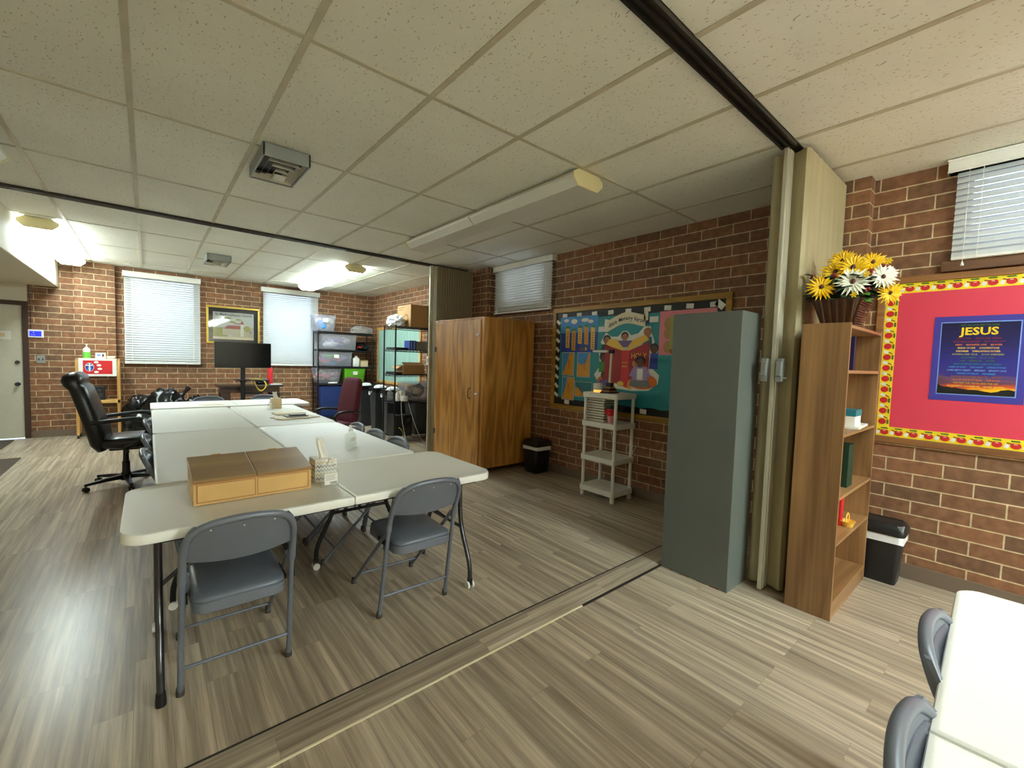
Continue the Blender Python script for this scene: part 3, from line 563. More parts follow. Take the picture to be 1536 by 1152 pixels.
# ---------------------------------------------------------------- folding chairs (local +y is the way the sitter faces)
def folding_chair(label, loc, rot, group):
    o = thing('folding_chair', label, 'chair', loc, rot, group)
    w, r = .197, .0125
    # back frame: inverted U
    U = [(-w, -.098, .545), (-w, -.125, .62), (-w+.008, -.172, .715), (-w+.055, -.198, .765), (-w+.12, -.208, .778), (0, -.212, .784)]
    U = U + [(-x, y, z) for x, y, z in U[-2::-1]]
    MB(M['chairm']).tube(bez(U, 4), .0145, 12).build('back_frame', o, smooth=60)
    # backrest panel, curved
    m = MB(M['chairm']); R1, R2 = [], []
    def yb(x, z): return -.108-(z-.55)*.42 - .030*(1-(x/w)**2) + .010
    rows = []
    for j in range(7):
        z = .592+j*(.770-.592)/6; half = (w-.004) if z < .71 else (w-.004)*math.sqrt(max(0.05, 1-((z-.71)/.075)**2*.42))
        if j == 0: half -= .014
        rows.append([(x*half, yb(x*half, z+ (0.018*(x*x) if j == 0 else 0)), z+(0.018*(x*x) if j == 0 else 0)) for x in [i/8 for i in range(-8, 9)]])
    fr = rows; bk = [[(x, y+.011, z) for x, y, z in r_] for r_ in rows]
    loops = [a + b[::-1] for a, b in zip(fr, bk)]; m.loft(loops)
    pd = MB(M['vinyl']); pr_ = []
    for j in range(6):
        z = .618+j*(.742-.618)/5; half = (w-.028)*(1-.10*(j/5)**3)-(.02 if j in (0, 5) else 0)
        pr_.append([(x*half, yb(x*half, z)+.0105, z) for x in [i/8 for i in range(-8, 9)]])
    pd.loft([a + [(x, y+(.012 if 0 < k < 5 else .005), z) for x, y, z in a[::-1]] for k, a in enumerate(pr_)]); pd.build('back_pad', o, smooth=60)
    for i in (-.11, 0, .11): m.use(M['alum']).cyl((i, yb(i, .748)-.002, .748), (i, yb(i, .748)+.001, .748), .0035, 8)
    m.build('backrest', o, smooth=50)
    for s in (-1, 1):
        l = MB(M['chairm']).tube([(s*w, -.098, .548), (s*(w+.008), -.002, .012)], .0115, 12)
        l.tube([(s*w, -.100, .56), (s*(w+.0006), -.092, .515)], .0165, 12)
        l = l.build('leg', o, smooth=60); MB(M['rubber']).lathe([(.0155, 0), (.0155, .018), (.0135, .034), (.0135, .036)], (s*(w+.008), 0), 14).build('foot_cap', l, smooth=40)
        l = MB(M['chairm']).tube([(s*(w-.014), -.085, .545), (s*(w-.014), -.02, .47), (s*(w-.002), .443, .012)], .0105, 12).build('leg', o, smooth=60)
        MB(M['rubber']).lathe([(.0145, 0), (.0145, .018), (.0125, .034), (.0125, .036)], (s*(w-.002), .445), 14).build('foot_cap', l, smooth=40)
    MB(M['chairm']).tube([(-w-.005, -.022, .125), (w+.005, -.022, .125)], .0075, 10).build('rear_stretcher', o, smooth=60)
    MB(M['chairm']).tube([(-w+.004, .362, .095), (w-.004, .362, .095)], .0075, 10).build('front_stretcher', o, smooth=60)
    MB(M['blackm']).box(-w+.012, -w+.019, -.05, .09, .405, .425).box(w-.019, w-.012, -.05, .09, .405, .425).build('seat_hinge', o)
    # seat
    def outl(i, k): # trapezoid with round corners
        P = rrect(-.172+i, .172-i, -.135+i, .275-i, .055, 6); return [(x*(1+.02*(y/.2)), y) for x, y in P]
    pan = MB(M['chairm']); pan.loft([[(x, y, z) for x, y in outl(i, 0)] for i, z in ((.006, .383), (0, .388), (0, .424), (.004, .428))]); pan.build('seat_pan', o, smooth=40)
    pad = MB(M['vinyl']); pad.loft([[(x, y, z) for x, y in outl(i, 0)] for i, z in ((.004, .428), (.001, .434), (.003, .444), (.014, .452), (.035, .457), (.07, .460), (.11, .4615))]); pad.build('seat_pad', o, smooth=60)
    return o
G = 'grey folding chairs around the tables'
ch = folding_chair('grey folding chair in the left foreground, nearest the camera at the long table', (.293, 2.185, 0), math.radians(-1), G)
for lab, x, y, a in (
    ('grey folding chair under the right half of the near table, beside the wheeled leg', 1.165, 2.205, -1.5),
    ('grey folding chair tucked at the left table edge, nearest of the three there', .175, 3.62, -92),
    ('grey folding chair tucked at the left table edge, middle of the three there', .178, 4.27, -92),
    ('grey folding chair tucked at the left table edge by the black office chair seat', .182, 5.18, -91),
    ('grey folding chair at the right table edge, nearest the wooden cabinet', 1.345, 3.21, 90),
    ('grey folding chair at the right table edge, middle of the three by the black rack', 1.345, 3.655, 90),
    ('grey folding chair at the right table edge, just in front of the maroon chair', 1.345, 4.10, 90),
    ('grey folding chair behind the far table, in front of the trash bags', .665, 7.345, 180),
    ('grey folding chair behind the far table, in front of the monitor stand', 1.375, 7.345, 180),
    ('grey folding chair at the lower right table, nearer the bookshelf', 1.56, -.085, 181.5),
    ('grey folding chair at the bottom edge of the photo, lower right', 1.06, -.10, 181.5)):
    dup(ch, lab, (x, y, 0), math.radians(a))

# ---------------------------------------------------------------- office chairs
def star_base(o, m, n=5, r=.30, a0=0, wheels=True, hub=.10, top=.40):
    q = MB(m); q.lathe([(.045, .055), (.05, .07), (.048, .12), (.034, .14), (.033, .25), (.026, .255), (.022, .40), (.022, top)], n=18); q.build('gas_column', o, smooth=40)
    for i in range(n):
        a = a0+2*PI*i/n; c, s = math.cos(a), math.sin(a)
        l = MB(m); loops = []
        for t, w, z, h in ((.035, .028, .07, .045), (r*.5, .024, .072, .034), (r, .018, .062, .022), (r+.012, .012, .062, .018)):
            loops.append([(c*t-s*y, s*t+c*y, zz) for y, zz in ((-w, z), (w, z), (w*.75, z+h), (-w*.75, z+h))])
        l = l.loft(loops).build('leg', o, bevel=.003)
        cx, cy = c*r, s*r; w_ = MB(M['black'])
        for dd in (-.013, .013): w_.cyl((cx+(-s)*(dd-.008), cy+c*(dd-.008), .026), (cx-s*(dd+.008), cy+c*(dd+.008), .026), .026, 16)
        w_.cyl((cx, cy, .03), (cx, cy, .064), .008, 8); w_.build('caster', l, smooth=40)
o = thing('office_chair', 'black leather high-back office chair at the left of the tables', 'chair', (-.185, 6.07, 0), math.radians(-4))
star_base(o, M['blackm'], 5, .33, math.radians(-150))
# sitter faces local +x
def slab(m, path, w, th, n=4, name=None):
    # cushion following a profile in the xz plane: path [(x, z, half width, thickness)]
    loops = []
    for i, (x, z, hw, t) in enumerate(path):
        a = Vector((path[min(i+1, len(path)-1)][0]-path[max(i-1, 0)][0], path[min(i+1, len(path)-1)][1]-path[max(i-1, 0)][1])).normalized(); nx, nz = -a.y, a.x
        R = rrect(-hw, hw, -t/2, t/2, min(t/2*.95, hw*.5), 4)
        loops.append([(x+nx*v, u, z+nz*v) for u, v in R])
    return m.loft(loops)
bk = slab(MB(M['leather']), [(-.15, .40, .16, .05), (-.155, .41, .20, .09), (-.185, .48, .235, .13), (-.205, .60, .25, .14), (-.245, .76, .255, .135), (-.29, .92, .25, .13), (-.325, 1.03, .235, .13), (-.34, 1.045, .23, .11), (-.355, 1.08, .235, .15), (-.372, 1.13, .23, .16), (-.385, 1.17, .19, .11), (-.39, 1.185, .14, .05)], 0, 0)
bk.build('backrest', o, smooth=70)
st = slab(MB(M['leather']), [(-.17, .47, .20, .05), (-.15, .475, .23, .10), (-.02, .478, .25, .12), (.14, .482, .25, .115), (.24, .478, .24, .10), (.285, .46, .21, .05)], 0, 0); st.build('seat', o, smooth=70)
MB(M['black']).box(-.12, .12, -.10, .10, .385, .43).build('tilt_mechanism', o, bevel=.01)
MB(M['black']).tube([(.02, -.08, .40), (.04, -.26, .395)], .007, 8).cyl((.035, -.22, .395), (.042, -.275, .395), .013, 10).build('lever', o, smooth=40)
MB(M['black']).cyl((.16, 0, .335), (.16, 0, .40), .028, 14).build('tension_knob', o, smooth=40)
for s in (-1, 1):
    q = MB(M['black']); P = bez([(-.22, s*.265, .70), (.02, s*.29, .73), (.16, s*.295, .735), (.24, s*.295, .66), (.12, s*.285, .47), (.02, s*.26, .44)], 5)
    q.tube(P, [.02]*len(P), 10); q.build('armrest', o, smooth=70)
o = thing('office_chair', 'maroon fabric office chair facing left at the far right of the tables', 'chair', (2.06, 6.30, 0), math.radians(180+14))
star_base(o, M['blackm'], 5, .30, .3)
slab(MB(M['maroon']), [(-.15, .44, .18, .05), (-.155, .45, .21, .08), (-.175, .56, .225, .10), (-.195, .75, .225, .10), (-.235, .95, .215, .095), (-.262, 1.06, .195, .09), (-.272, 1.10, .165, .07), (-.276, 1.118, .12, .03)], 0, 0).build('backrest', o, smooth=70)
slab(MB(M['maroon']), [(-.17, .43, .19, .05), (-.14, .435, .22, .09), (.05, .44, .235, .10), (.2, .438, .23, .09), (.25, .425, .20, .05)], 0, 0).build('seat', o, smooth=70)
for s in (-1, 1):
    q = MB(M['black']); q.tube(bez([(-.20, s*.25, .63), (-.05, s*.27, .655), (.12, s*.275, .655), (.22, s*.275, .60), (.14, s*.265, .45), (.0, s*.24, .41)], 4), .017, 10); q.build('armrest', o, smooth=70)

# ---------------------------------------------------------------- things on the tables
TZ = .7405
o = thing('wooden_box', 'long varnished wooden box with sloping double lid on the near table', 'box', (.397, 2.36, TZ), math.radians(.6))
q = MB(M['boxfront']); q.prism([(.0, 0), (.30, 0), (.30, .155), (.0, .105)], 0, -.248, .248); q.build('body', o, bevel=.002)
q = MB(M['boxtrim'])
for x0, x1, z0, z1 in ((-.248, .248, .098, .106), (-.236, -.232, .012, .094), (-.006, -.003, .012, .094), (.003, .006, .012, .094), (.232, .236, .012, .094), (-.236, -.006, .012, .015), (.006, .236, .012, .015), (-.236, -.006, .091, .094), (.006, .236, .091, .094)): q.box(x0, x1, -.0025, .001, z0, z1)
q.build('front_moulding', o)
sl = .05/.30
for s in (-1, 1):
    x0, x1 = (.0015, .252) if s > 0 else (-.252, -.0015)
    MB(M['boxlid']).prism([(-.008, .1055-.008*sl), (.296, .1055+.296*sl), (.296, .119+.296*sl), (-.008, .119-.008*sl)], 0, x0, x1).build('lid', o, bevel=.002)
MB(M['brass']).box(-.15, -.11, .296, .306, .140, .170).box(.11, .15, .296, .306, .140, .170).build('hinge', o)
def pump_bottle(label, x, y, h=.14, w=.042, liquid='clearbot', mark=True, z=TZ, capm='wplastic', rot=0, barcode=False, group=None):
    o = thing('sanitizer_bottle', label, 'bottle', (x, y, z), rot, group)
    q = MB(M[liquid]); q.rbox(-w, w, -w*.62, w*.62, [(.004, 0), (0, .006), (0, h*.62), (.004, h*.72), (w*.42, h*.85), (w*.60, h*.92)], w*.4, 4); q.build('body', o, smooth=50)
    c = MB(M[capm]); c.lathe([(w*.36, h*.92), (w*.36, h*1.02), (w*.16, h*1.04), (w*.14, h*1.17), (w*.30, h*1.18), (w*.30, h*1.24), (0.001, h*1.25)], n=14); c.box(-w*.12, w*.12, -w*.95, 0, h*1.185, h*1.235); c.build('pump', o, smooth=40)
    if mark:
        b = MB(M['paper']).box(-w*.72, w*.72, -w*.62-.0012, -w*.62+.0002, h*.12, h*.58)
        b.use(M['grey'])
        for i in range(4): b.box(-w*.6, w*(.5-.15*(i % 2)), -w*.62-.0018, -w*.62-.001, h*(.50-.06*i), h*(.515-.06*i))
        if barcode:
            b.use(M['black'])
            for i in range(9): b.box(-w*.1+i*w*.085, -w*.1+i*w*.085+w*(.03+.02*(i % 2)), -w*.62-.002, -w*.62-.001, h*.14, h*.235)
        b.build('bottle_label', o)
    return o
def tissue_box(label, x, y, c, z=TZ, pattern=False, rot=0, tall=True):
    o = thing('tissue_box', label, 'tissue box', (x, y, z), rot); h = .125
    q = MB(M[c]).box(-.057, .057, -.057, .057, 0, h); q.build('carton', o, bevel=.002)
    if pattern:
        q = MB(M['grey'])
        for f in range(2):
            for r_ in range(5):
                q.use(M[('navy', 'olive', 'grey', 'maroon', 'tan')[r_ % 5]])
                for i in range(6):
                    u0 = -.054+i*.018; z0 = .012+r_*.022
                    for a, b_, za, zb in ((u0, u0+.009, z0, z0+.012), (u0+.009, u0+.018, z0+.012, z0)):
                        if f == 0: q.loft([[(a, -.0575, za), (a, -.0575, za+.005), (a, -.0568, za+.005), (a, -.0568, za)], [(b_, -.0575, zb), (b_, -.0575, zb+.005), (b_, -.0568, zb+.005), (b_, -.0568, zb)]])
                        else: q.loft([[(-.0575, a, za), (-.0575, a, za+.005), (-.0568, a, za+.005), (-.0568, a, za)], [(-.0575, b_, zb), (-.0575, b_, zb+.005), (-.0568, b_, zb+.005), (-.0568, b_, zb)]])
        q.build('chevron_print', o)
    t = MB(M['paper']); loops = []
    for k, (hw, z_, dx) in enumerate(((.035, h-.004, 0), (.030, h+.02, -.004), (.026, h+.05, -.012), (.028, h+.08, -.016), (.020, h+(.105 if tall else .06), -.022))):
        loops.append([(dx+hw*math.cos(2*PI*i/12)*.9, .55*hw*math.sin(2*PI*i/12)*(1 if k < 2 else .35)+.006*math.sin(3*i), z_+.006*math.sin(2*i)) for i in range(12)])
    t.loft(loops).build('tissue', o, smooth=60)
    return o
tissue_box('white tissue box with zigzag print at the right end of the wooden box', .745, 2.50, 'paper', pattern=True)
pump_bottle('clear sanitizer pump bottle in front of the zigzag tissue box', .735, 2.355, .125, .046, barcode=True)
pump_bottle('clear sanitizer pump bottle standing alone on the right-hand long table', 1.20, 3.34, .125, .044, rot=.5)
tissue_box('tan tissue box on the far long table, near the stack of papers', 1.245, 6.12, 'tan', tall=False)
pump_bottle('small pale blue-green pump bottle touching the tan tissue box', 1.165, 6.01, .10, .036, 'clearbot', False)
def sheet(name, label, cat, x, y, w, d, h, m, rot, z=TZ, bev=.001, group=None):
    o = MB(M[m]).box(-w/2, w/2, -d/2, d/2, 0, h).build(name, loc=(x, y, z), rot=rot, bevel=bev); return tag(o, label, cat, group)
sheet('manila_folder', 'wide manila folder lying under the pile on the far long table', 'folder', 1.235, 5.13, .42, .26, .006, 'tan', .25)
sheet('file_folder', 'pinkish folder on top of the wide manila folder', 'folder', 1.20, 5.12, .34, .22, .005, 'cream', -.1, TZ+.0065)
sheet('notebook', 'dark closed notebook on the folders of the far long table', 'notebook', 1.24, 5.13, .22, .14, .014, 'greybox', .05, TZ+.012, .002)
sheet('phone', 'black phone on the notebook of the far long table', 'phone', 1.25, 5.11, .16, .08, .012, 'black', .02, TZ+.0265, .003)
sheet('paper_stack', 'stack of cream papers behind the folders on the far long table', 'papers', 1.25, 5.48, .30, .22, .02, 'cream', .1)
sheet('envelope', 'cream envelope on the crosswise table below the framed picture', 'envelope', .63, 6.86, .26, .12, .003, 'cream', .12)

# ---------------------------------------------------------------- grey locker
o = thing('metal_locker', 'tall grey metal locker beside the folding partition', 'locker', (2.795, 1.365, 0))
MB(M['locker']).box(0, .29, -.23, .23, .0, 1.79).build('body', o, bevel=.004)
MB(M['locker']).box(.29, .305, -.222, .222, .06, 1.775).build('door', o, bevel=.003)
q = MB(M['rust'])
for a, b, h in ((-.18, -.12, .010), (-.10, -.03, .006), (.02, .09, .008), (.14, .16, .012)): q.box(-.0008, .001, a, b, .001, h)
q.build('rust_edge', o)
# ---------------------------------------------------------------- wooden cabinet
cx0, cx1, cy0, cy1 = 3.16, 4.0, 4.30, 5.46
o = thing('wooden_cabinet', 'tall oak plywood cabinet on casters in the corner of the middle room', 'cabinet', (cx0, cy0, 0))
D, Wd, zt, zb = cx1-cx0, cy1-cy0, 1.965, .068
m = MB(M['cabinet']).box(.02, D, 0, .02, zb, zt-.02).box(.02, D, Wd-.02, Wd, zb, zt-.02).box(D-.015, D, .02, Wd-.02, zb, zt-.02).box(.02, D-.015, .02, Wd-.02, zb, zb+.02)
m.build('carcass', o, bevel=.002)
MB(M['cabinet']).box(-.005, D+.003, -.005, Wd+.005, zt-.02, zt).build('top', o, bevel=.003)
MB(M['cabinet']).box(0, .02, 0, .07, zb, zt-.02).box(0, .02, Wd-.035, Wd, zb, zt-.02).box(0, .02, .07, Wd-.035, zt-.05, zt-.02).box(0, .02, .07, Wd-.035, zb, zb+.03).build('face_frame', o, bevel=.002)
dr = MB(M['cabinet']).box(-.019, -.001, .055, Wd-.03, zb+.015, zt-.035).build('door', o, bevel=.003)
q = MB(M['black']).tube(bez([(-.02, .235, .935), (-.055, .235, .94), (-.058, .235, 1.0), (-.055, .235, 1.065), (-.02, .235, 1.07)], 4), .006, 8); q.build('handle', dr, smooth=50)
for zz in (1.56, .40): MB(M['gunm']).box(-.024, -.001, Wd-.06, Wd-.012, zz-.035, zz+.035).cyl((-.02, Wd-.03, zz-.035), (-.02, Wd-.03, zz+.035), .006, 8).build('hinge', dr)
for zz in (1.745, 1.005): MB(M['chrome']).box(-.034, -.018, .06, .125, zz-.012, zz+.012).cyl((-.045, .075, zz), (-.018, .075, zz), .010, 10).build('latch', o, bevel=.002)
MB(M['cabinet']).box(.03, .055, -.018, 0, .90, 1.06).build('wood_block', o, bevel=.004)
for x, y in ((.06, .06), (D-.06, .06), (.06, Wd-.06), (D-.06, Wd-.06)):
    MB(M['black']).cyl((x-.012, y, .024), (x+.012, y, .024), .024, 16).box(x-.02, x+.02, y-.02, y+.02, .05, zb).box(x-.006, x+.006, y-.006, y+.006, .02, .06).build('caster', o)
sheet('cardboard_sheet', 'flat cardboard lying on top of the wooden cabinet', 'cardboard', 3.60, 4.40, .34, .16, .014, 'kraft', .05, 1.966)
# ---------------------------------------------------------------- bookshelf
bx0, bx1, by0, by1, bz = 2.965, 3.765, .632, .865, 1.705
o = thing('bookshelf', 'tall narrow walnut laminate bookshelf with flowers on top', 'bookshelf', (bx0, by0, 0))
w, dp = bx1-bx0, by1-by0
for s, x in enumerate((0, w-.018)): MB(M['walnut']).box(x, x+.018, 0, dp, 0, bz-.0).build('side_panel', o, bevel=.001)
MB(M['walnut']).box(.018, w-.018, dp-.006, dp-.001, .02, bz-.03).build('back_panel', o)
MB(M['walnutx']).box(.018, w-.018, 0.002, dp-.006, bz-.030, bz-.012).build('top', o, bevel=.001)
MB(M['walnutx']).box(.018, w-.018, .004, .02, .0, .085).build('plinth', o)
for z in (1.44, 1.078, .716, .448, .105): MB(M['walnutx']).box(.018, w-.018, .002, dp-.006, z-.018, z).build('shelf', o, bevel=.001)
def book(label, x, y, z, w, d, h, cov, rot=0, group=None, flat=False, pages='bookcream'):
    # flat: lies; else stands with its spine on the -y side
    o = thing('book', label, 'book', (x, y, z), rot, group)
    if flat:
        MB(M[cov]).box(0, w, 0, d, 0, .003).box(0, w, 0, d, h-.003, h).box(w-.004, w, 0, d, .003, h-.003).build('cover', o)
        MB(M[pages]).box(.004, w-.004, .004, d-.004, .003, h-.003).build('pages', o)
    else:
        MB(M[cov]).box(0, .0025, 0, d, 0, h).box(w-.0025, w, 0, d, 0, h).box(.0025, w-.0025, 0, .004, 0, h).build('cover', o)
        MB(M[pages]).box(.0025, w-.0025, .004, d-.004, .004, h-.006).build('pages', o)
    return o
book('dark book standing on the top shelf of the walnut bookshelf', 3.20, .66, 1.441, .035, .17, .20, 'navy')
for i in range(4): book(('nearest', 'second', 'third', 'fourth')[i]+' green book from the left side of the bookshelf', 3.28+i*.032, .665, .717, .030, .17, .26+.004*(i % 2), 'dgreen', group='green books on the bookshelf')
for i in range(3): book(('leftmost', 'middle', 'rightmost')[i]+' of the three thin red books standing behind the small basket', 3.36+i*.022, .70, .449, .020, .13, .17+.005*i, 'red', group='red books on the bookshelf')
o = thing('trinket_basket', 'small round wicker basket on a lower shelf of the bookshelf', 'basket', (3.40, .672, .449))
MB(M['goldp']).lathe([(.028, 0), (.04, .03), (.045, .035), (.040, .036), (.034, .028), (.024, .006)], n=18).build('bowl', o, smooth=50)
MB(M['goldp']).tube([(-.042, 0, .035), (-.03, 0, .07), (0, 0, .085), (.03, 0, .07), (.042, 0, .035)], .004, 6).build('handle', o, smooth=50)
o = thing('card_box', 'white card box with teal lid on the bookshelf, on the papers', 'box', (3.42, .70, 1.094))
MB(M['paper']).box(-.07, .07, -.04, .04, 0, .07).build('carton', o, bevel=.002); MB(M['tealbox']).box(-.073, .073, -.043, .043, .06, .10).build('lid', o, bevel=.002)
sheet('leaflet_stack', 'stack of white leaflets hanging over the bookshelf edge', 'leaflets', 3.47, .715, .34, .15, .014, 'paper', .06, 1.079)

# ---------------------------------------------------------------- flowers on the bookshelf
FX, FY, FZ = 3.22, .745, bz-.0115
o = thing('flower_arrangement', 'brown basket of yellow and white silk daisies on the bookshelf', 'flower arrangement', (FX, FY, FZ))
q = MB(M['bask']); R0 = [(x*.72, y*.72) for x, y in rrect(-.11, .11, -.10, .10, .02, 3)]; R1 = rrect(-.135, .135, -.12, .12, .02, 3)
q.loft([[(x*(1-t)+X_*t, y*(1-t)+Y_*t, .165*t) for (x, y), (X_, Y_) in zip(R0, R1)] for t in (0, .08, .16, .24, .32, .4, .48, .56, .64, .72, .8, .9, 1)])
q.build('basket', o)
q = MB(M['baskl'])
for t in [i/11 for i in range(12)]:
    k = .72+.28*t; q.tube([(-.112*k*1.12, -.125*k, .012+.145*t), (-.02, -.125*k, .012+.145*t), (.118*k*1.12, -.125*k, .012+.145*t)], .005, 6)
for yy in (-.09, -.05, -.01, .03, .07): q.tube([(-.083, yy*.75, .01), (-.138, yy*1.0, .16)], .006, 6)
q.build('basket_weave', o, smooth=60)
def frame_from(d):
    d = Vector(d).normalized(); u = d.cross(Vector((0, 0, 1))); u = u.normalized() if u.length > .01 else Vector((1, 0, 0)); return u, u.cross(d)*-1, d
def flower(kind, p, d, r):
    u, v, n = frame_from(d); c = Vector(p)-Vector((FX, FY, FZ)); pm = M['petaly'] if kind == 'y' else M['petalw']
    q = MB(pm)
    for ring, (cnt, rr, tilt) in enumerate(((20, 1.0, .10), (16, .78, .35))):
        for i in range(cnt):
            a = 2*PI*i/cnt+ring*.2+random.uniform(-.08, .08); L = r*rr*random.uniform(.88, 1.05); dr = u*math.cos(a)+v*math.sin(a); sd = n.cross(dr); w = r*.085
            b0 = c+dr*r*.12+n*.004*ring; m1 = c+dr*L*.6+n*(L*tilt*.6+random.uniform(-.004, .004)); t1 = c+dr*L+n*(L*tilt*.8-.15*L*.3)
            P = [b0+sd*w*.3, m1+sd*w, t1, m1-sd*w, b0-sd*w*.3]; th = n*.0012
            q.loft([[x-th for x in P], [x+th for x in P]])
    f = q.build('flower', o)
    q = MB(M['pistil']); q.blob((0, 0, 0), (r*.14, r*.14, r*.16), 2, .25, 9); g_ = q.build('flower_centre', f, smooth=60); g_.location = c+n*.008
for kind, p, d, r in (('y', (3.03, .80, 1.922), (-.85, -.35, .15), .085), ('y', (3.24, .755, 2.10), (-.85, -.15, .30), .085), ('y', (3.14, .68, 2.035), (-.85, -.25, .25), .095), ('y', (3.14, .765, 2.02), (-.85, -.1, .30), .09),
                      ('y', (3.26, .615, 2.075), (-.75, -.35, .35), .08), ('y', (3.18, .515, 1.88), (-.75, -.6, -.1), .07), ('w', (3.06, .66, 1.94), (-.9, -.3, .2), .092), ('w', (3.15, .545, 1.965), (-.75, -.55, .3), .08), ('w', (3.26, .80, 2.06), (-.8, .1, .5), .07), ('w', (3.22, .54, 2.01), (-.5, -.5, .6), .06)):
    flower(kind, p, d, r)
q = MB(M['leaf'], M['leafl'])
for i in range(130):
    a = random.uniform(0, 2*PI); e = random.uniform(-.5, .6); rr = random.uniform(.08, .165)
    c = Vector((math.cos(a)*math.cos(e)*rr, min(.085, math.sin(a)*math.cos(e)*rr*.9), .22+math.sin(e)*rr*.8))
    if c.z < .155: c.z = .155+random.uniform(0, .02)
    d = Vector((math.cos(a), math.sin(a), random.uniform(-.5, .5))).normalized(); s_ = d.cross(Vector((random.uniform(-.4, .4), random.uniform(-.4, .4), 1))).normalized(); L = random.uniform(.06, .105); w = L*random.uniform(.30, .46); n_ = s_.cross(d)
    q.use(M['leafl'] if i % 5 == 0 else M['leaf'])
    P = [c, c+d*L*.35+s_*w-n_*.004, c+d*L*.75+s_*w*.7, c+d*L-n_*.012, c+d*L*.75-s_*w*.7, c+d*L*.35-s_*w-n_*.004]
    q.loft([[x for x in P], [x+n_*.0012 for x in P]])
q.blob((0, 0, .20), (.105, .095, .09), 2, .3, 5); tag(q.build('leaves', o), kind='stuff')
for (x, y, z) in ((3.12, .87, 2.01), (3.08, .585, 1.99), (3.18, .545, 2.035), (3.05, .745, 1.985), (3.10, .60, 1.90), (3.06, .75, 1.90)):
    q = MB(M['berry'])
    for i in range(5): q.blob((random.uniform(-.012, .012), random.uniform(-.012, .012), random.uniform(-.012, .012)), (.008, .008, .008), 1, 0)
    q.use(M['leaf']).tube([(0, 0, 0), ((FX-x)*.6, (FY-y)*.6, (FZ+.2-z)*.6)], .0015, 5)
    b_ = q.build('berry_cluster', o, smooth=60); b_.location = (x-FX, y-FY, z-FZ)
for (x, y, z) in ((3.06, .60, 1.977), (3.01, .64, 1.862), (3.16, .525, 2.055)):
    q = MB(M['tvyellow']); c = Vector((0, 0, 0))
    for i in range(6):
        a = 2*PI*i/6; d = Vector((0, math.cos(a), math.sin(a))); s_ = Vector((0, -math.sin(a), math.cos(a))); q.loft([[c, c+d*.012+s_*.005, c+d*.02, c+d*.012-s_*.005], [v+Vector((.0015, 0, 0)) for v in (c, c+d*.012+s_*.005, c+d*.02, c+d*.012-s_*.005)]])
    q.use(M['leaf']).tube([(0.002, 0, 0), ((FX-x)*.6, (FY-y)*.6, (FZ+.2-z)*.6)], .0015, 5)
    b_ = q.build('small_blossom', o); b_.location = (x-FX, y-FY, z-FZ)

# ---------------------------------------------------------------- waste bins
def waste_bin(label, x0, x1, y0, y1, h, lid, group=None):
    o = thing('waste_bin', label, 'waste bin', ((x0+x1)/2, (y0+y1)/2, 0), 0, group); hx, hy = (x1-x0)/2, (y1-y0)/2; t = .022
    MB(M['bin']).rbox(-hx, hx, -hy, hy, [(t+.004, 0), (t, .006), (0, h-.03), (-.004, h-.028), (-.004, h), (.006, h), (.008, h-.02), (t+.004, .01)], .03, 5).build('bin_body', o, smooth=45)
    # liner hanging over the rim
    n = 60; lo, mi, up = [], [], []
    base = rrect(-hx-.006, hx+.006, -hy-.006, hy+.006, .03, 14)
    for i, (x, y) in enumerate(base):
        k = noise.noise((x*18, y*18, 3)); k2 = noise.noise((x*9, y*9, 8)); sc = 1+.012*k
        up.append((x*.985, y*.985, h+.003)); mi.append((x*1.012*sc, y*1.012*sc, h-.02)); lo.append((x*(1.0+.03*k), y*(1.0+.03*k), h-.075-.03*k2))
    MB(M['wbag']).loft([up, mi, lo], cap=False).build('liner', o, smooth=60, norm=True)
    if lid:
        l = MB(M['bin']); l.rbox(-hx-.016, hx+.016, -hy-.016, hy+.016, [(.004, h-.028), (0, h-.02), (.0, h+.012), (.02, h+.045), (.03, h+.05), (.034, h+.046), (.05, h+.046)], .04, 5); l.build('swing_lid', o, smooth=45)
        if lid == 2: MB(M['greybox']).box(-hx+.0, -hx+.05, -hy-.004, -hy+.03, h+.018, h+.044).build('lid_patch', o, bevel=.004)
    return o
waste_bin('black waste bin with white liner against the brick wall by the bookshelf', 3.795, 3.985, .455, .775, .37, 2)
waste_bin('black waste bin with white liner between the cabinet and the plastic shelf', 3.74, 4.0, 3.91, 4.17, .375, 1)

# ---------------------------------------------------------------- white plastic shelf and its things
sx0, sx1, sy0, sy1 = 3.605, 3.965, 2.625, 3.085
o = thing('plastic_shelf', 'white four-tier plastic shelf in front of the teal bulletin board', 'shelf', (sx0, sy0, 0))
a, b_ = sx1-sx0, sy1-sy0; tiers = (1.125, .815, .450, .115)
for z in tiers: MB(M['wplastic']).rbox(0, a, 0, b_, [(.006, z-.055), (.002, z-.052), (0, z-.004), (.004, z), (.012, z)], .03, 5).build('tier', o, smooth=40)
for x, y in ((.032, .032), (a-.032, .032), (.032, b_-.032), (a-.032, b_-.032)):
    for z0, z1 in ((.115, .395), (.450, .760), (.815, 1.070)): MB(M['wplastic']).lathe([(.020, z0), (.020, z0+.006), (.0175, z0+.012), (.0175, z1-.012), (.020, z1)], (x, y), 14).build('post', o, smooth=40)
    MB(M['wplastic']).lathe([(.022, 0), (.022, .062)], (x, y), 14).build('foot', o, smooth=40)
for i in range(9):
    hh = .027
    book(('lowest', 'second lowest', 'third lowest', 'fourth lowest', 'fifth from the bottom', 'sixth from the bottom', 'third from the top', 'second from the top', 'topmost')[i]+' cream-edged dark book in the stack on the plastic shelf', 3.665+.005*(i % 3), 2.825+.004*((i*7) % 4), .816+i*.0275, .20, .23, hh, 'bookblk', group='stacked books on the plastic shelf', flat=True)
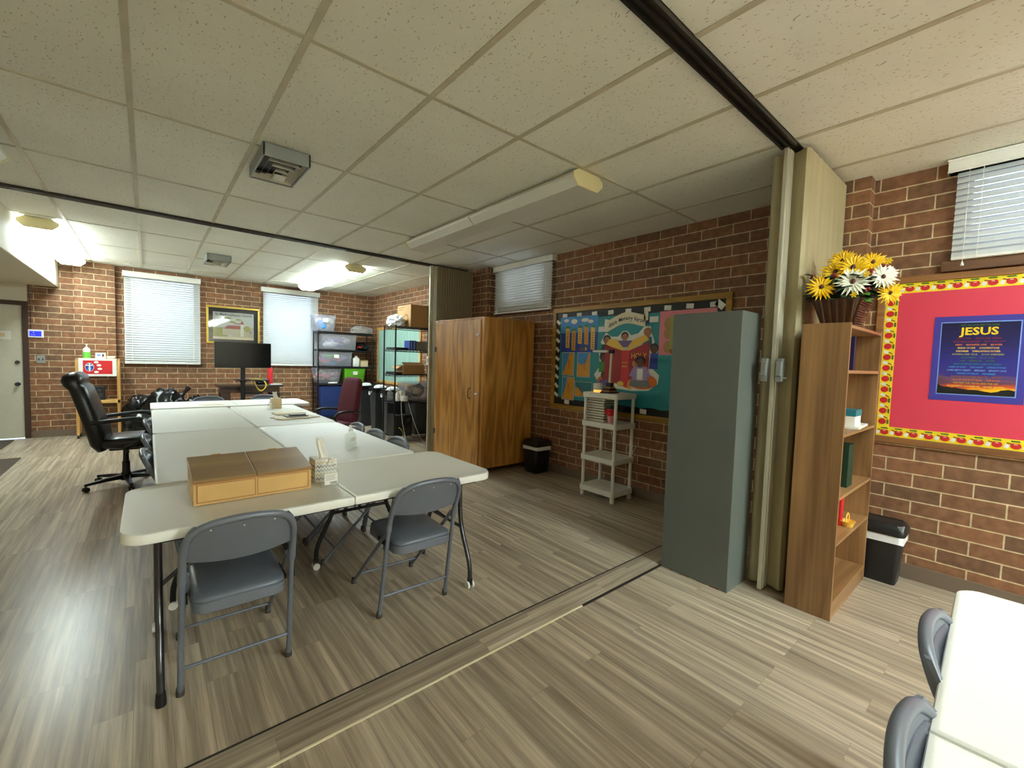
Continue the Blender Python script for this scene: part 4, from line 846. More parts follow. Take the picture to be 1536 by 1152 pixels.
o = thing('flower_cup', 'pink cup with a red silk flower beside the stacked books', 'flower cup', (3.70, 2.76, .816))
MB(M['pinkc']).lathe([(.030, 0), (.032, .01), (.040, .075), (.037, .075), (.03, .01)], n=16).build('cup', o, smooth=40)
MB(M['red']).blob((0, 0, .115), (.05, .055, .045), 3, .5, 4).build('bloom', o, smooth=20); MB(M['dgreen']).blob((0.01, .0, .155), (.045, .045, .03), 3, .6, 4).build('leaves', o, smooth=20)
o = thing('desk_lamp', 'small lamp with a tall ivory arm on a stepped wooden base', 'lamp', (3.71, 2.80, 1.1255))
MB(M['bookblk']).box(-.09, .09, -.055, .055, 0, .015).use(M['boxtrim']).box(-.075, .075, -.05, .05, .015, .03).use(M['bookblk']).box(-.06, .06, -.045, .045, .03, .05).use(M['boxtrim']).box(-.045, .045, -.038, .038, .05, .068).use(M['bookblk']).box(-.03, .03, -.03, .03, .068, .11).build('base', o, bevel=.003)
MB(M['ivory']).tube([(0, .005, .11), (0, -.005, .42)], .012, 12).build('arm', o, smooth=50)
MB(M['bookblk']).box(-.02, .02, -.03, .02, .415, .455).build('joint', o, bevel=.004)
MB(M['wplastic']).box(-.05, .05, .015, .21, .425, .45).build('lamp_head', o, bevel=.008)
o = thing('night_light', 'white jar with a glowing base on the plastic shelf', 'night light', (3.72, 2.965, 1.1255))
MB(M['glow']).lathe([(.04, 0), (.044, .006), (.044, .02), (.04, .024)], n=20).build('glowing_base', o, smooth=40); MB(M['wplastic']).lathe([(.046, .024), (.048, .03), (.048, .09), (.044, .096), (0.002, .096)], n=20).build('shade', o, smooth=40)
q = MB(M['wplastic']).tube(bez([(3.99, 2.97, 1.10), (4.0, 2.98, .8), (3.99, 2.95, .55), (3.985, 2.80, .36), (3.985, 2.70, .42), (4.03, 2.66, .55)], 6), .003, 6).build('lamp_cord', smooth=60); tag(q, 'thin white cord hanging behind the plastic shelf', 'cord')

# ---------------------------------------------------------------- bulletin boards on the right wall (u = y, v = z, facing -x)
UX, UY = (0, -1, 0), (0, 0, 1)
def fl(q, m, pts, x, th=.0012): q.use(M[m]); q.prism(pts, 0, x-th, x); return q
def rect(u0, u1, v0, v1): return [(u0, v0), (u1, v0), (u1, v1), (u0, v1)]
def ell(u, v, a, b, n=20, a0=0): return [(u+a*math.cos(a0+2*PI*i/n), v+b*math.sin(a0+2*PI*i/n)) for i in range(n)]
def rrot(u, v, w, h, an):
    c, s = math.cos(an), math.sin(an); return [(u+c*x-s*y, v+s*x+c*y) for x, y in ((-w, -h), (w, -h), (w, h), (-w, h))]
X0 = XW-.001
y0, y1, z0, z1, fw = 1.735, 3.98, .845, 2.115, .055
o = thing('bulletin_board', 'wide bulletin board with teal backing paper and yellow wooden frame', 'bulletin board', (XW, (y0+y1)/2, z0)); inv = Vector(o.location)
def wb(q, name, par, iv, **k):
    bmesh.ops.translate(q.bm, verts=q.bm.verts, vec=-iv); return q.build(name, par, **k)
q = MB(M['boardframe']).box(X0-.025, X0, y0, y1, z0, z0+fw).box(X0-.025, X0, y0, y1, z1-fw, z1).box(X0-.025, X0, y0, y0+fw, z0+fw, z1-fw).box(X0-.025, X0, y1-fw, y1, z0+fw, z1-fw); wb(q, 'frame', o, inv, bevel=.004)
q = MB(); fl(q, 'blackpaper', rect(y0+fw, y1-fw, z0+fw, z1-fw), X0-.001, .008); wb(q, 'board', o, inv)
q = MB(); P = []
a0, a1, b0, b1 = y0+fw+.075, y1-fw-.075, z0+fw+.075, z1-fw-.085
random.seed(3)
for (p, r_) in (((a0, b0), (a1, b0)), ((a1, b0), (a1, b1)), ((a1, b1), (a0, b1)), ((a0, b1), (a0, b0))):
    n = 26 if p[1] == r_[1] else 14
    for i in range(n): t = i/n; P.append((p[0]+(r_[0]-p[0])*t+random.uniform(-.008, .008), p[1]+(r_[1]-p[1])*t+random.uniform(-.009, .009)))
fl(q, 'teal', P, X0-.009, .002); wb(q, 'backing_paper', o, inv)
def card(pts):
    q = MB(); fl(q, 'paper', pts, X0-.012); wb(q, 'note_card', o, inv)
for i in range(9): card(rrot(y1-fw-.035, 1.02+i*.115, .036, .020, .6+.15*(i % 2)))
for i in range(9): card(rrot(y1-.20-i*.235, z1-fw-.042, .038, .024, random.uniform(-.1, .1)))
for u in (3.70, 2.60, 2.2): card(rrot(u, z0+fw+.035, .04, .025, .03))
card(rrot(y0+fw+.055, z1-fw-.05, .045, .030, .7)); card(rect(2.47, 2.57, 1.88, 1.94)); card(rect(3.16, 3.24, 1.80, 1.86))
XB = X0-.0125
def pinned(name, label, cat, q, grp=None):
    c = Vector((XB, 0, 0)); n = len(q.bm.verts); lo = [min(v.co[i] for v in q.bm.verts) for i in range(3)]; hi = [max(v.co[i] for v in q.bm.verts) for i in range(3)]
    iv = Vector((hi[0], (lo[1]+hi[1])/2, lo[2])); bmesh.ops.translate(q.bm, verts=q.bm.verts, vec=-iv); return tag(q.build(name, loc=iv), label, cat, grp)
q = MB(); fl(q, 'lblue', rect(3.25, 3.835, 1.80, 2.0), XB); fl(q, 'blue', rect(3.25, 3.835, 1.56, 1.80), XB)
for u, v, a, b in ((3.45, 1.95, .06, .022), (3.62, 1.94, .05, .03), (3.36, 1.93, .04, .02), (3.75, 1.955, .04, .02)): fl(q, 'paper', ell(u, v, a, b), XB-.0012)
for i, (u, zt_, zb_) in enumerate(((3.72, 1.86, 1.61), (3.62, 1.83, 1.58), (3.52, 1.86, 1.66), (3.42, 1.87, 1.65), (3.32, 1.86, 1.59))):
    fl(q, 'mapor' if i % 2 else 'goldp', [(u-.030, zb_), (u+.030, zb_+.01), (u+.034, zt_), (u-.030, zt_-.01)], XB-.0014)
    for k in range(7): fl(q, 'mapbr', rect(u-.012, u+.012, zb_+.03+k*.028, zb_+.042+k*.028), XB-.0027, .0005)
    for k in range(3): fl(q, 'green', ell(u-.02+.02*k, zt_+.012, .013, .016, 8), XB-.0014)
for k in range(8): fl(q, ('red', 'green', 'purple', 'yellow')[k % 4], ell(3.50-.03*(k % 4)+.01, 1.595+.018*(k//4), .014, .012, 8), XB-.0014)
pinned('poster', 'blue poster with five hanging parchment strips, left on the teal board', 'poster', q)
def mappost(label, u0, u1, v0, v1, land, sea='lblue'):
    q = MB(); fl(q, 'cream', rect(u0, u1, v0, v1), XB, .0008); fl(q, sea, rect(u0+.006, u1-.006, v0+.006, v1-.006), XB-.0008, .0008)
    fl(q, 'mapor', land, XB-.0016, .0008)
    lu = sum(p[0] for p in land)/len(land); lv = sum(p[1] for p in land)/len(land)
    for i in range(3): fl(q, 'mapbr', [(lu-.03+.02*i, lv-.06), (lu-.026+.02*i, lv-.06), (lu-.01+.012*i, lv+.06), (lu-.014+.012*i, lv+.06)], XB-.0024, .0005)
    pinned('map', label, 'map', q)
mappost('orange map, upper left of the four on the teal board', 3.60, 3.80, 1.27, 1.56, [(3.79, 1.28), (3.61, 1.28), (3.61, 1.55), (3.68, 1.55), (3.72, 1.42)])
mappost('orange map with a broad blue sea, upper right of the four', 3.345, 3.55, 1.26, 1.56, [(3.54, 1.27), (3.352, 1.27), (3.352, 1.54), (3.375, 1.54), (3.41, 1.43), (3.49, 1.41), (3.54, 1.44)])
mappost('orange map, lower left of the four on the teal board', 3.585, 3.79, .965, 1.255, [(3.78, .975), (3.592, .975), (3.592, 1.245), (3.70, 1.245), (3.73, 1.12)])
mappost('small wide map with brown land, lower right of the four', 3.30, 3.575, 1.02, 1.205, [(3.565, 1.03), (3.31, 1.03), (3.31, 1.06), (3.46, 1.07), (3.52, 1.13), (3.565, 1.14)], 'teald')
# banner
q = MB(); n = 16; top_ = []; bot = []
for i in range(n+1):
    t = i/n; u = 3.12-.50*t; c_ = 1.885+.035*math.sin(t*PI*1.6-.9)+.045*t; top_.append((u, c_+.062)); bot.append((u, c_-.062))
fl(q, 'cream', bot+top_[::-1], XB-.0014); fl(q, 'paper', [(3.16, 1.80), (3.10, 1.795), (3.085, 1.93), (3.15, 1.945)], XB); fl(q, 'navy', [(2.63, 1.86), (2.575, 1.865), (2.585, 2.0), (2.64, 2.005)], XB); fl(q, 'cream', [(2.64, 1.90), (2.59, 1.905), (2.59, 2.015), (2.64, 2.02)], XB-.0014)
q.use(M['black']); word = 'Bible Memory Verse'; adv = [{'i': .3, 'l': .3, ' ': .35, 'M': .95, 'm': .9, 'r': .42}.get(c, .6) for c in word]; us = [3.095-.46*(sum(adv[:i])+adv[i]/2)/sum(adv) for i in range(len(word))]
for ch_, u in zip(word, us):
    t = (3.12-u)/.5
    if ch_ != ' ': q.text(ch_, .064, (XB-.0030, u, 1.885+.035*math.sin(t*PI*1.6-.9)+.045*t-.004), UX, UY, bold=.0006, shear=.25, xs=.9)
pinned('banner', 'cream ribbon banner with black lettering above the paper book', 'banner', q)
# children around a big book
q = MB()
out = [(3.22, 1.22), (3.28, 1.30), (3.20, 1.40), (3.22, 1.55), (3.16, 1.62), (3.20, 1.68), (3.13, 1.79), (3.05, 1.74), (2.96, 1.74), (2.90, 1.80), (2.84, 1.80), (2.79, 1.75), (2.70, 1.77), (2.63, 1.84), (2.555, 1.84), (2.53, 1.75), (2.50, 1.68), (2.52, 1.62), (2.46, 1.58), (2.49, 1.50), (2.52, 1.40), (2.43, 1.33), (2.44, 1.24), (2.55, 1.16), (2.75, 1.145), (3.0, 1.16)]
fl(q, 'paper', out, XB)
fl(q, 'orange', ell(2.64, 1.255, .19, .085), XB-.0014); fl(q, 'orange', ell(3.10, 1.24, .13, .06), XB-.0014)
def kid(u, v, r, skin, hair, shirt, bw=.09, bh=.12, d=.0):
    fl(q, shirt, [(u-bw, v-r-bh), (u+bw, v-r-bh), (u+bw*.8, v-r*.9), (u-bw*.8, v-r*.9)], XB-.0016-d)
    fl(q, hair, ell(u, v+r*.25, r*1.08, r*1.0), XB-.0020-d); fl(q, skin, ell(u, v-r*.12, r*.82, r*.9), XB-.0026-d)
    for s in (-1, 1): fl(q, 'bookblk', ell(u+s*r*.32, v, r*.1, r*.13, 6), XB-.0038-d, .0004)
    fl(q, 'bibred', rect(u-r*.28, u+r*.28, v-r*.5, v-r*.4), XB-.0038-d, .0004)
kid(3.11, 1.70, .05, 'skin', 'hair', 'dgreen'); kid(2.87, 1.735, .045, 'skin', 'hair', 'purple', .13, .07); kid(2.585, 1.77, .045, 'skin', 'mapbr', 'teald', .06, .10)
kid(2.50, 1.60, .048, 'skind', 'hair', 'blue', .05, .16); kid(3.155, 1.50, .048, 'skind', 'hair', 'green', .06, .12); kid(3.13, 1.29, .045, 'skind', 'hair', 'purple', .08, .06)
fl(q, 'goldp', [(3.12, 1.655), (2.88, 1.56), (2.865, 1.60), (2.98, 1.71), (3.08, 1.715)], XB-.0044); fl(q, 'goldp', [(2.86, 1.56), (2.56, 1.70), (2.62, 1.755), (2.76, 1.70), (2.845, 1.60)], XB-.0044)
fl(q, 'bibred', [(3.13, 1.26), (2.90, 1.20), (2.90, 1.585), (3.13, 1.65)], XB-.0058); fl(q, 'bibred', [(2.80, 1.17), (2.555, 1.25), (2.555, 1.68), (2.80, 1.585)], XB-.0058); fl(q, 'red', [(2.90, 1.20), (2.80, 1.17), (2.80, 1.585), (2.90, 1.585)], XB-.0058)
q.use(M['goldp']); q.text('HOLY', .085, (XB-.0072, 2.68, 1.525), UX, UY, xs=.85); q.text('BIBLE', .075, (XB-.0072, 2.68, 1.44), UX, UY, xs=.85); q.text('HOLY', .03, (XB-.0072, 2.85, 1.45), UX, UY); q.text('BIBLE', .03, (XB-.0072, 2.85, 1.41), UX, UY)
fl(q, 'orange', ell(2.65, 1.235, .16, .06), XB-.0062); kid(2.655, 1.46, .055, 'skind', 'hair', 'lav', .10, .15, .006)
fl(q, 'lav', [(2.755, 1.30), (2.70, 1.40), (2.73, 1.42), (2.79, 1.31)], XB-.0082); fl(q, 'lav', [(2.555, 1.30), (2.61, 1.40), (2.58, 1.42), (2.52, 1.31)], XB-.0082)
fl(q, 'paper', [(2.69, 1.27), (2.62, 1.27), (2.62, 1.39), (2.69, 1.39)], XB-.0086)
fl(q, 'grey', [(2.79, 1.20), (2.76, 1.27), (2.65, 1.26), (2.60, 1.20), (2.64, 1.19)], XB-.0090); fl(q, 'grey', [(2.52, 1.20), (2.55, 1.27), (2.66, 1.26), (2.71, 1.20), (2.67, 1.19)], XB-.0096)
fl(q, 'goldp', ell(2.90, 1.215, .045, .03), XB-.0072); fl(q, 'mapor', ell(2.78, 1.20, .03, .04), XB-.0072)
pinned('paper_cutout', 'paper cut-out of children around a large open red book', 'cut-out', q)
q = MB(); fl(q, 'pink', rect(1.87, 2.45, 1.54, 1.985), XB); 
for v in (1.86, 1.76, 1.62): fl(q, 'kraft', ell(2.35, v, .05, .06), XB-.0014); fl(q, 'mapbr', ell(2.28, v-.02, .05, .06), XB-.0016)
fl(q, 'olive', rect(2.29, 2.33, 1.60, 1.93), XB-.0028)
pinned('poster', 'pink poster on the teal board, mostly hidden by the grey locker', 'poster', q)

# red board
y0, y1, z0, z1, fw = -.80, .715, .935, 2.10, .045
o = thing('bulletin_board', 'red bulletin board with yellow apple border on the near brick wall', 'bulletin board', (XW, (y0+y1)/2, z0)); inv = Vector(o.location)
q = MB(M['brownframe']).box(X0-.025, X0, y0, y1, z0, z0+fw).box(X0-.025, X0, y0, y1, z1-fw, z1).box(X0-.025, X0, y0, y0+fw, z0+fw, z1-fw).box(X0-.025, X0, y1-fw, y1, z0+fw, z1-fw); wb(q, 'frame', o, inv, bevel=.004)
q = MB(); fl(q, 'boardred', rect(y0+fw, y1-fw, z0+fw, z1-fw), X0-.001, .008); wb(q, 'backing_paper', o, inv)
q = MB(); bw = .068; xb = X0-.0095
for r_ in (rect(y0+fw, y1-fw, z0+fw, z0+fw+bw), rect(y0+fw, y1-fw, z1-fw-bw, z1-fw)): fl(q, 'yellow', r_, xb)
fl(q, 'yellow', rect(y1-fw-bw, y1-fw, z0+fw+bw, z1-fw-bw), xb)
def apple(u, v, k):
    a = [(u+.023*math.cos(t)*(1-.10*math.sin(t)), v-.004+.021*math.sin(t)*(1-.35*max(0, math.sin(t))**6)) for t in [2*PI*i/14 for i in range(14)]]
    fl(q, 'red', a, xb-.0014); fl(q, 'leafl', [(u-.02, v+.019), (u+.018, v+.019), (u+.022, v+.027), (u-.014, v+.028)], xb-.0028)
    fl(q, 'cream', [(u-.008, v+.002), (u+.008, v+.002), (u+.006, v+.006), (u-.006, v+.006)], xb-.0028, .0004)
    fl(q, 'paper', rrot(u+.037, v-.010, .010, .012, .3), xb-.0014); fl(q, 'berry', rrot(u+.026, v+.008, .012, .003, .3), xb-.002)
for i in range(18): 
    u = y1-fw-.045-i*.077
    apple(u, z1-fw-bw/2, i); apple(u, z0+fw+bw/2, i)
def apple_v(u, v):
    fl(q, 'red', [(u+.006+.022*math.cos(t), v+.021*math.sin(t)) for t in [2*PI*i/12 for i in range(12)]], xb-.0014); fl(q, 'leafl', [(u-.03, v-.016), (u-.020, v-.016), (u-.020, v+.016), (u-.03, v+.014)], xb-.0028); fl(q, 'paper', rrot(u+.012, v+.037, .014, .009, .3), xb-.0014); fl(q, 'berry', rrot(u-.012, v+.03, .012, .003, .5), xb-.002)
for i in range(12): apple_v(y1-fw-bw/2, z0+fw+bw+.035+i*.0765)
wb(q, 'border', o, inv)
# poster with gold heading
u0, u1, v0, v1 = -.005, .41, 1.262, 1.812; xp = X0-.0105
o = thing('poster', 'blue poster with gold heading and a sunset on the red board', 'poster', (xp, (u0+u1)/2, v0)); inv = Vector(o.location)
q = MB(); fl(q, 'posterblue', rect(u0, u1, v0, v1), xp, .0012); fl(q, 'pborder', rect(u0+.032, u1-.032, v0+.040, v1-.036), xp-.0012, .0005); wb(q, 'sheet', o, inv)
iu0, iu1, iv0, iv1 = u0+.037, u1-.037, v0+.046, v1-.042
q = MB(M['sunset']); q.prism(rect(iu0, iu1, 0, iv1-iv0), 0, -.0006, 0); p_ = q.build('sunset_print', o, loc=(-.0017, -inv.y, iv0-inv.z))
q = MB(); hill = [(iu1, iv0), (iu1, iv0+.062)]+[(iu1-(iu1-iu0)*t, iv0+.055+.012*noise.noise((t*5, 1, 2))-.028*math.sin(t*PI*.8)+.006*noise.noise((t*22, 3, 1))) for t in [i/24 for i in range(1, 24)]]+[(iu0, iv0+.035), (iu0, iv0)]
fl(q, 'black', hill[::-1], xp-.0025, .0005); wb(q, 'hills_print', o, inv)
q = MB(M['tvyellow']); uc = (u0+u1)/2; L = xp-.0026
q.text('JESUS', .066, (L, uc, iv1-.058), UX, UY, bold=.0016, xs=1.05)
for i, (cx_) in enumerate((.088, .048, .002, -.045, -.088)):
    pass
lines = [('leafl', 'AND HE GAVE HIM THE NAME', .014), None, ('berry', 'ADVOCATE      ALPHA AND OMEGA', .0135), ('berry', 'BEGINNING AND END     FIRST AND LAST', .0135), ('orange', 'AMEN     ANOINTED ONE     BELOVED', .0135), ('goldp', 'BREAD OF LIFE     CORNERSTONE', .0135), ('goldp', 'DELIVERER     EVERLASTING FATHER', .0135), ('olive', 'FAITHFUL AND TRUE     GOOD SHEPHERD', .0135), ('leafl', 'HIGH PRIEST     HOLY ONE', .0135), ('leafl', 'I AM     IMMANUEL     JUDGE', .0135),
         ('tealbox', 'KING OF KINGS AND LORD OF LORDS', .0135), ('lblue', 'LAMB OF GOD     THE LIGHT     LIVING STONE', .0135), ('pborder', 'LORD JESUS CHRIST     MESSIAH     MIGHTY GOD', .0135), ('lblue', 'PRINCE OF PEACE     REDEEMER', .0135), ('mapbr', 'RESURRECTION AND THE LIFE     SAVIOR', .0135), ('orange', 'SON OF THE MOST HIGH     THE ROCK', .0135), ('mapor', 'THE WAY THE TRUTH AND THE LIFE', .0135), ('goldp', 'WONDERFUL COUNSELOR     WORD OF GOD', .0135)]
zz = iv1-.018
for ln in lines:
    if ln is None: zz -= .072; continue
    q.use(M[ln[0]]); q.text(ln[1], ln[2], (L, uc, zz), UX, UY, bold=.0003, xs=.88, res=1); zz -= .0205 if ln[2] < .014 else .012
wb(q, 'lettering', o, inv)

# ---------------------------------------------------------------- far room: wall things
o = thing('framed_picture', 'gold framed drawing of a church between the two tall window blinds', 'picture', (1.287, YF-.001, 1.59))
w, h = .875, .71
MB(M['gold']).box(-w/2, w/2, -.03, 0, 0, .035).box(-w/2, w/2, -.03, 0, h-.035, h).box(-w/2, -w/2+.035, -.03, 0, .035, h-.035).box(w/2-.035, w/2, -.03, 0, .035, h-.035).build('frame', o, bevel=.006)
MB(M['matblack']).box(-w/2+.03, w/2-.03, -.012, -.002, .03, h-.03).build('mount', o)
q = MB(M['stone']); D = -.0125
def fy(q, m, pts, y, th=.0006): q.use(M[m]); q.prism(pts, 1, y-th, y)
pw, p0, p1 = .335, .085, .60
fy(q, 'skyp', rect(-pw, pw, p0, p1), D)
fy(q, 'stone', rect(-.02, pw, p0, .33), D-.0008); fy(q, 'olive', rect(-pw, -.10, p0+.03, .31), D-.0008); fy(q, 'cream', rect(-pw, pw, p0, p0+.05), D-.0009)
fy(q, 'stone', rect(-.18, .11, .17, .30), D-.0016); fy(q, 'roofred', [(-.16, .29), (.11, .29), (.11, .355), (-.10, .355)], D-.0024); fy(q, 'roofred', rect(0, .11, .385, .40), D-.0024)
fy(q, 'paper', rect(.11, .165, .15, .39), D-.0026); fy(q, 'roofred', [(.102, .385), (.172, .385), (.137, .46)], D-.0026); fy(q, 'olive', ell(.22, .30, .05, .06), D-.0018); fy(q, 'grey', ell(.175, .315, .01, .02, 8), D-.003); fy(q, 'lav', ell(.28, .24, .02, .03, 8), D-.003)
for u, v, a in ((-.20, .47, .07), (-.10, .49, .06), (-.02, .42, .05), (.08, .47, .05)): fy(q, 'olive' if u > -.15 else 'grey', ell(u, v, a, .016), D-.0012, .0003)
q.use(M['grey']); q.text('St. Mark Lutheran Church', .066, (0, D-.0036, .555), bold=.0012, xs=.86)
q.build('drawing', o)
q = MB(glass_mat('picture glass', 0.0)); q.box(-w/2+.035, w/2-.035, -.021, -.019, .035, h-.035).build('glass', o)
o = thing('thermostat', 'white wall panel with lit blue screen beside the door', 'wall panel', (-1.318, YF-.001, 1.565))
MB(M['white']).box(-.083, .083, -.022, 0, 0, .125).build('housing', o, bevel=.006); q = MB(M['lcd']).box(-.065, .06, -.0235, -.021, .022, .10); q.use(M['white']).box(-.03, -.015, -.0245, -.0236, .075, .085).box(-.045, -.035, -.0245, -.0236, .04, .05).box(-.02, -.01, -.0245, -.0236, .04, .05); q.build('screen', o)
o = thing('wall_switch', 'grey metal switch plate on the brick wall below the blue-lit panel', 'switch', (-1.273, YF-.001, 1.17))
MB(M['galv']).box(-.047, .047, -.008, 0, 0, .12).build('plate', o, bevel=.002); MB(M['gunm']).box(-.026, -.016, -.018, -.007, .045, .075).box(.016, .026, -.018, -.007, .045, .075).build('toggle', o)
q = MB(M['gunm']).tube([(-1.37, YF-.008, 1.70), (-1.365, YF-.008, 2.05), (-1.375, YF-.008, 2.36)], .004, 6).build('cable'); tag(q, 'thin cable running up the brick from the blue-lit panel', 'cable')
o = thing('chalkboard', 'green chalkboard with pine frame on the wall behind the black wire rack', 'chalkboard', (XW-.001, 8.55, .845)); a = 1.03; h = 1.24
MB(M['pine']).box(-.03, 0, -a, a, 0, .06).box(-.03, 0, -a, a, h-.06, h).box(-.03, 0, -a, -a+.06, .06, h-.06).box(-.03, 0, a-.06, a, .06, h-.06).build('frame', o, bevel=.004)
MB(mat('chalky green slate', (150, 186, 176), .6, var=.12, scale=3, stretch=(1, 5, 1))).box(-.014, -.004, -a+.05, a-.05, .05, h-.05).build('slate', o)
for lab, x0, x1, y0, y1 in (('brown floor mat right at the cream door', -2.3, -1.55, 9.0, 9.80), ('brown floor mat at the left edge, nearer than the door mat', -2.1, -1.245, 7.12, 8.20)):
    tag(MB(M['mat_brown']).rbox(-(x1-x0)/2, (x1-x0)/2, -(y1-y0)/2, (y1-y0)/2, [(0, 0), (0, .005), (.008, .009)], .02, 4).build('floor_mat', loc=((x0+x1)/2, (y0+y1)/2, .0005)), lab, 'floor mat')

# pine rack with the red sign
rx0, rx1, ry0, ry1, rz = -.86, -.345, 9.50, 9.79, 1.262
o = thing('pine_rack', 'narrow pine rack on casters in front of the brick pier', 'rack', (rx0, ry0, 0)); w, d_ = rx1-rx0, ry1-ry0
for x in (0, w-.035):
    for y in (0, d_-.035): MB(M['pine']).box(x, x+.035, y, y+.035, .055, rz).build('post', o, bevel=.003)
for z in (.60, rz): MB(M['pinex']).box(.0 if z < 1 else 0, w, 0, d_, z-(.05 if z < 1 else .02), z-(.0 if z < 1 else -.001)).build('shelf', o, bevel=.003)
for x in (.0175, w-.0175):
    for y in (.02, d_-.02): MB(M['black']).cyl((x-.012, y, .026), (x+.012, y, .026), .026, 14).box(x-.016, x+.016, y-.016, y+.016, .04, .056).build('caster', o)
o = thing('red_sign', 'red and white sign with round blue cross emblem on the pine rack', 'sign', (-.60, 9.495, .985))
MB(M['white']).box(-.222, .218, -.012, 0, 0, .285).build('board', o, bevel=.002)
q = MB(); fy(q, 'red', rect(-.172, .168, .035, .25), -.0121)
fy(q, 'white', ell(-.098, .145, .052, .068), -.0129); fy(q, 'blue', ell(-.098, .145, .047, .062), -.0136); fy(q, 'white', rect(-.135, -.06, .165, .182), -.0143); fy(q, 'white', rect(-.106, -.088, .085, .205), -.0143); fy(q, 'lblue', ell(-.098, .12, .025, .02), -.0141, .0002)
for u, v in ((-.02, .222), (.01, .175), (.02, .118), (-.02, .068)): fy(q, 'white', ell(u, v, .028, .018), -.0129)
q.build('emblem', o)
o = thing('hand_soap', 'tall clear pump bottle with green gel on the pine rack', 'bottle', (-.735, 9.60, rz+.0015))
MB(M['ltgreen']).lathe([(.042, 0), (.044, .006), (.044, .10), (.042, .102)], n=18).build('gel', o, smooth=40); MB(M['paper']).lathe([(.043, .1025), (.043, .15), (.03, .165)], n=18).build('bottle_top', o, smooth=40); MB(M['wplastic']).lathe([(.02, .1655), (.02, .18), (.007, .182), (.007, .215), (.016, .216), (.016, .23)], n=12).build('pump', o, smooth=40)
o = thing('card_box', 'small white printed box in the middle of the pine rack top', 'box', (-.575, 9.60, rz+.0015)); MB(M['paper']).box(-.06, .06, -.03, .03, 0, .095).build('carton', o, bevel=.002); MB(M['pborder']).box(-.04, .0, -.0312, -.0298, .04, .07).use(M['maroon']).box(.02, .04, -.0312, -.0298, .03, .075).build('carton_print', o)
q = MB(M['ivory']); q.blob((0, 0, .022), (.055, .03, .022), 2, .1, 4); tag(q.build('soap_bar', loc=(-.455, 9.60, rz+.004), smooth=60), 'pale oval bar at the right end of the pine rack top', 'soap')
o = thing('speaker', 'small black speaker on the lower shelf of the pine rack', 'speaker', (-.60, 9.60, .601)); MB(M['black']).box(-.07, .07, -.06, .06, 0, .22).build('cabinet', o, bevel=.008); q = MB(M['gunm'])
for zz, r_ in ((.07, .045), (.16, .028)): q.cyl((0, -.064, zz), (0, -.059, zz), r_, 18, r_*.8)
q.build('driver_cone', o, smooth=30)
# bags of rubbish
def rubbish(label, c, r, seed, tie=None, n=4):
    q = MB(M['bag']); q.blob((0, 0, r[2]*.92), r, n, .26, 2.6, 0.0, seed, True); o = tag(q.build('trash_bag', loc=(c[0], c[1], .001), smooth=70), label, 'trash bag', None)
    if tie:
        q = MB(M['bag']); q.tube([Vector(p) for p in tie], [.05, .025, .035, .02][:len(tie)], 8); q.build('tie', o, smooth=40)
    return o
rubbish('black trash bag against the wall below the left window blind', (-.10, 9.50), (.21, .20, .335), 1)
rubbish('biggest black trash bag, with a knotted neck, behind the far table', (.22, 9.03), (.27, .24, .39), 5, [(.18, 0, .66), (.25, 0, .74), (.30, 0, .80), (.28, .02, .83)])
rubbish('black trash bag on the floor left of the far table corner', (-.05, 8.35), (.20, .22, .26), 9)
rubbish('low black trash bag right of the biggest one', (.66, 9.45), (.20, .19, .31), 12)
# desk, monitor cart
o = thing('desk', 'dark brown wooden desk below the framed picture', 'desk', (1.46, 9.33, 0)); 
MB(M['desk']).box(-.52, .52, -.25, .25, .80, .845).build('desktop', o, bevel=.012); MB(M['desk']).box(-.46, .46, -.20, .20, .70, .80).build('apron', o)
for s in (-1, 1):
    for y in (-.17, .17): MB(M['desk']).box(s*.40-.07, s*.40+.07, y-.04, y+.04, 0, .70).build('leg', o, bevel=.01)
o = thing('monitor_cart', 'black rolling stand with a large dark screen behind the far table', 'monitor stand', (1.28, 8.85, 0))
q = MB(M['blackm']).box(-.32, .32, -.03, .03, .05, .08)
for s in (-1, 1): q.box(s*.30-.025, s*.30+.025, -.28, .19, .05, .085)
q.build('base', o, bevel=.005); MB(M['blackm']).box(-.035, .035, -.02, .02, .08, 1.5).build('pole', o, bevel=.004)
MB(M['blackm']).box(-.13, .38, -.24, .10, .945, .962).box(-.05, .05, -.06, .03, .91, .945).build('shelf', o, bevel=.004)
MB(M['blackm']).box(.03, .30, -.06, .06, .70, .73).build('bracket', o, bevel=.004)
for s in (-1, 1):
    for y in (-.26, .17): MB(M['black']).cyl((s*.30-.012, y, .026), (s*.30+.012, y, .026), .026, 14).build('caster', o)
sc = MB(M['black']).box(-.42, .425, -.085, -.045, 1.165, 1.605).box(-.18, .18, -.045, -.02, 1.25, 1.5); sc = sc.build('screen_housing', o, bevel=.004); MB(M['screen']).box(-.412, .417, -.0865, -.0852, 1.18, 1.597).build('screen', sc)
o = thing('drink_bottle', 'tall red cylinder bottle at the right end of the dark desk', 'bottle', (1.79, 9.30, .8455)); MB(M['red']).lathe([(.045, 0), (.047, .008), (.047, .29), (.04, .30)], n=20).build('body', o, smooth=40); MB(M['red']).lathe([(.036, .30), (.036, .325), (.001, .328)], n=18).build('cap', o, smooth=40)
q = MB(M['bag']); q.blob((0, 0, .05), (.10, .07, .055), 3, .3, 3, 0, 4, True); tag(q.build('plastic_bag', loc=(1.64, 9.22, .8465), smooth=60), 'small crumpled dark bag left of the red bottle on the desk', 'bag')
sheet('paper_sheet', 'white papers at the right edge of the dark desk', 'papers', 1.86, 9.16, .20, .14, .008, 'paper', .1, .8455)
q = MB(M['yelcable'])
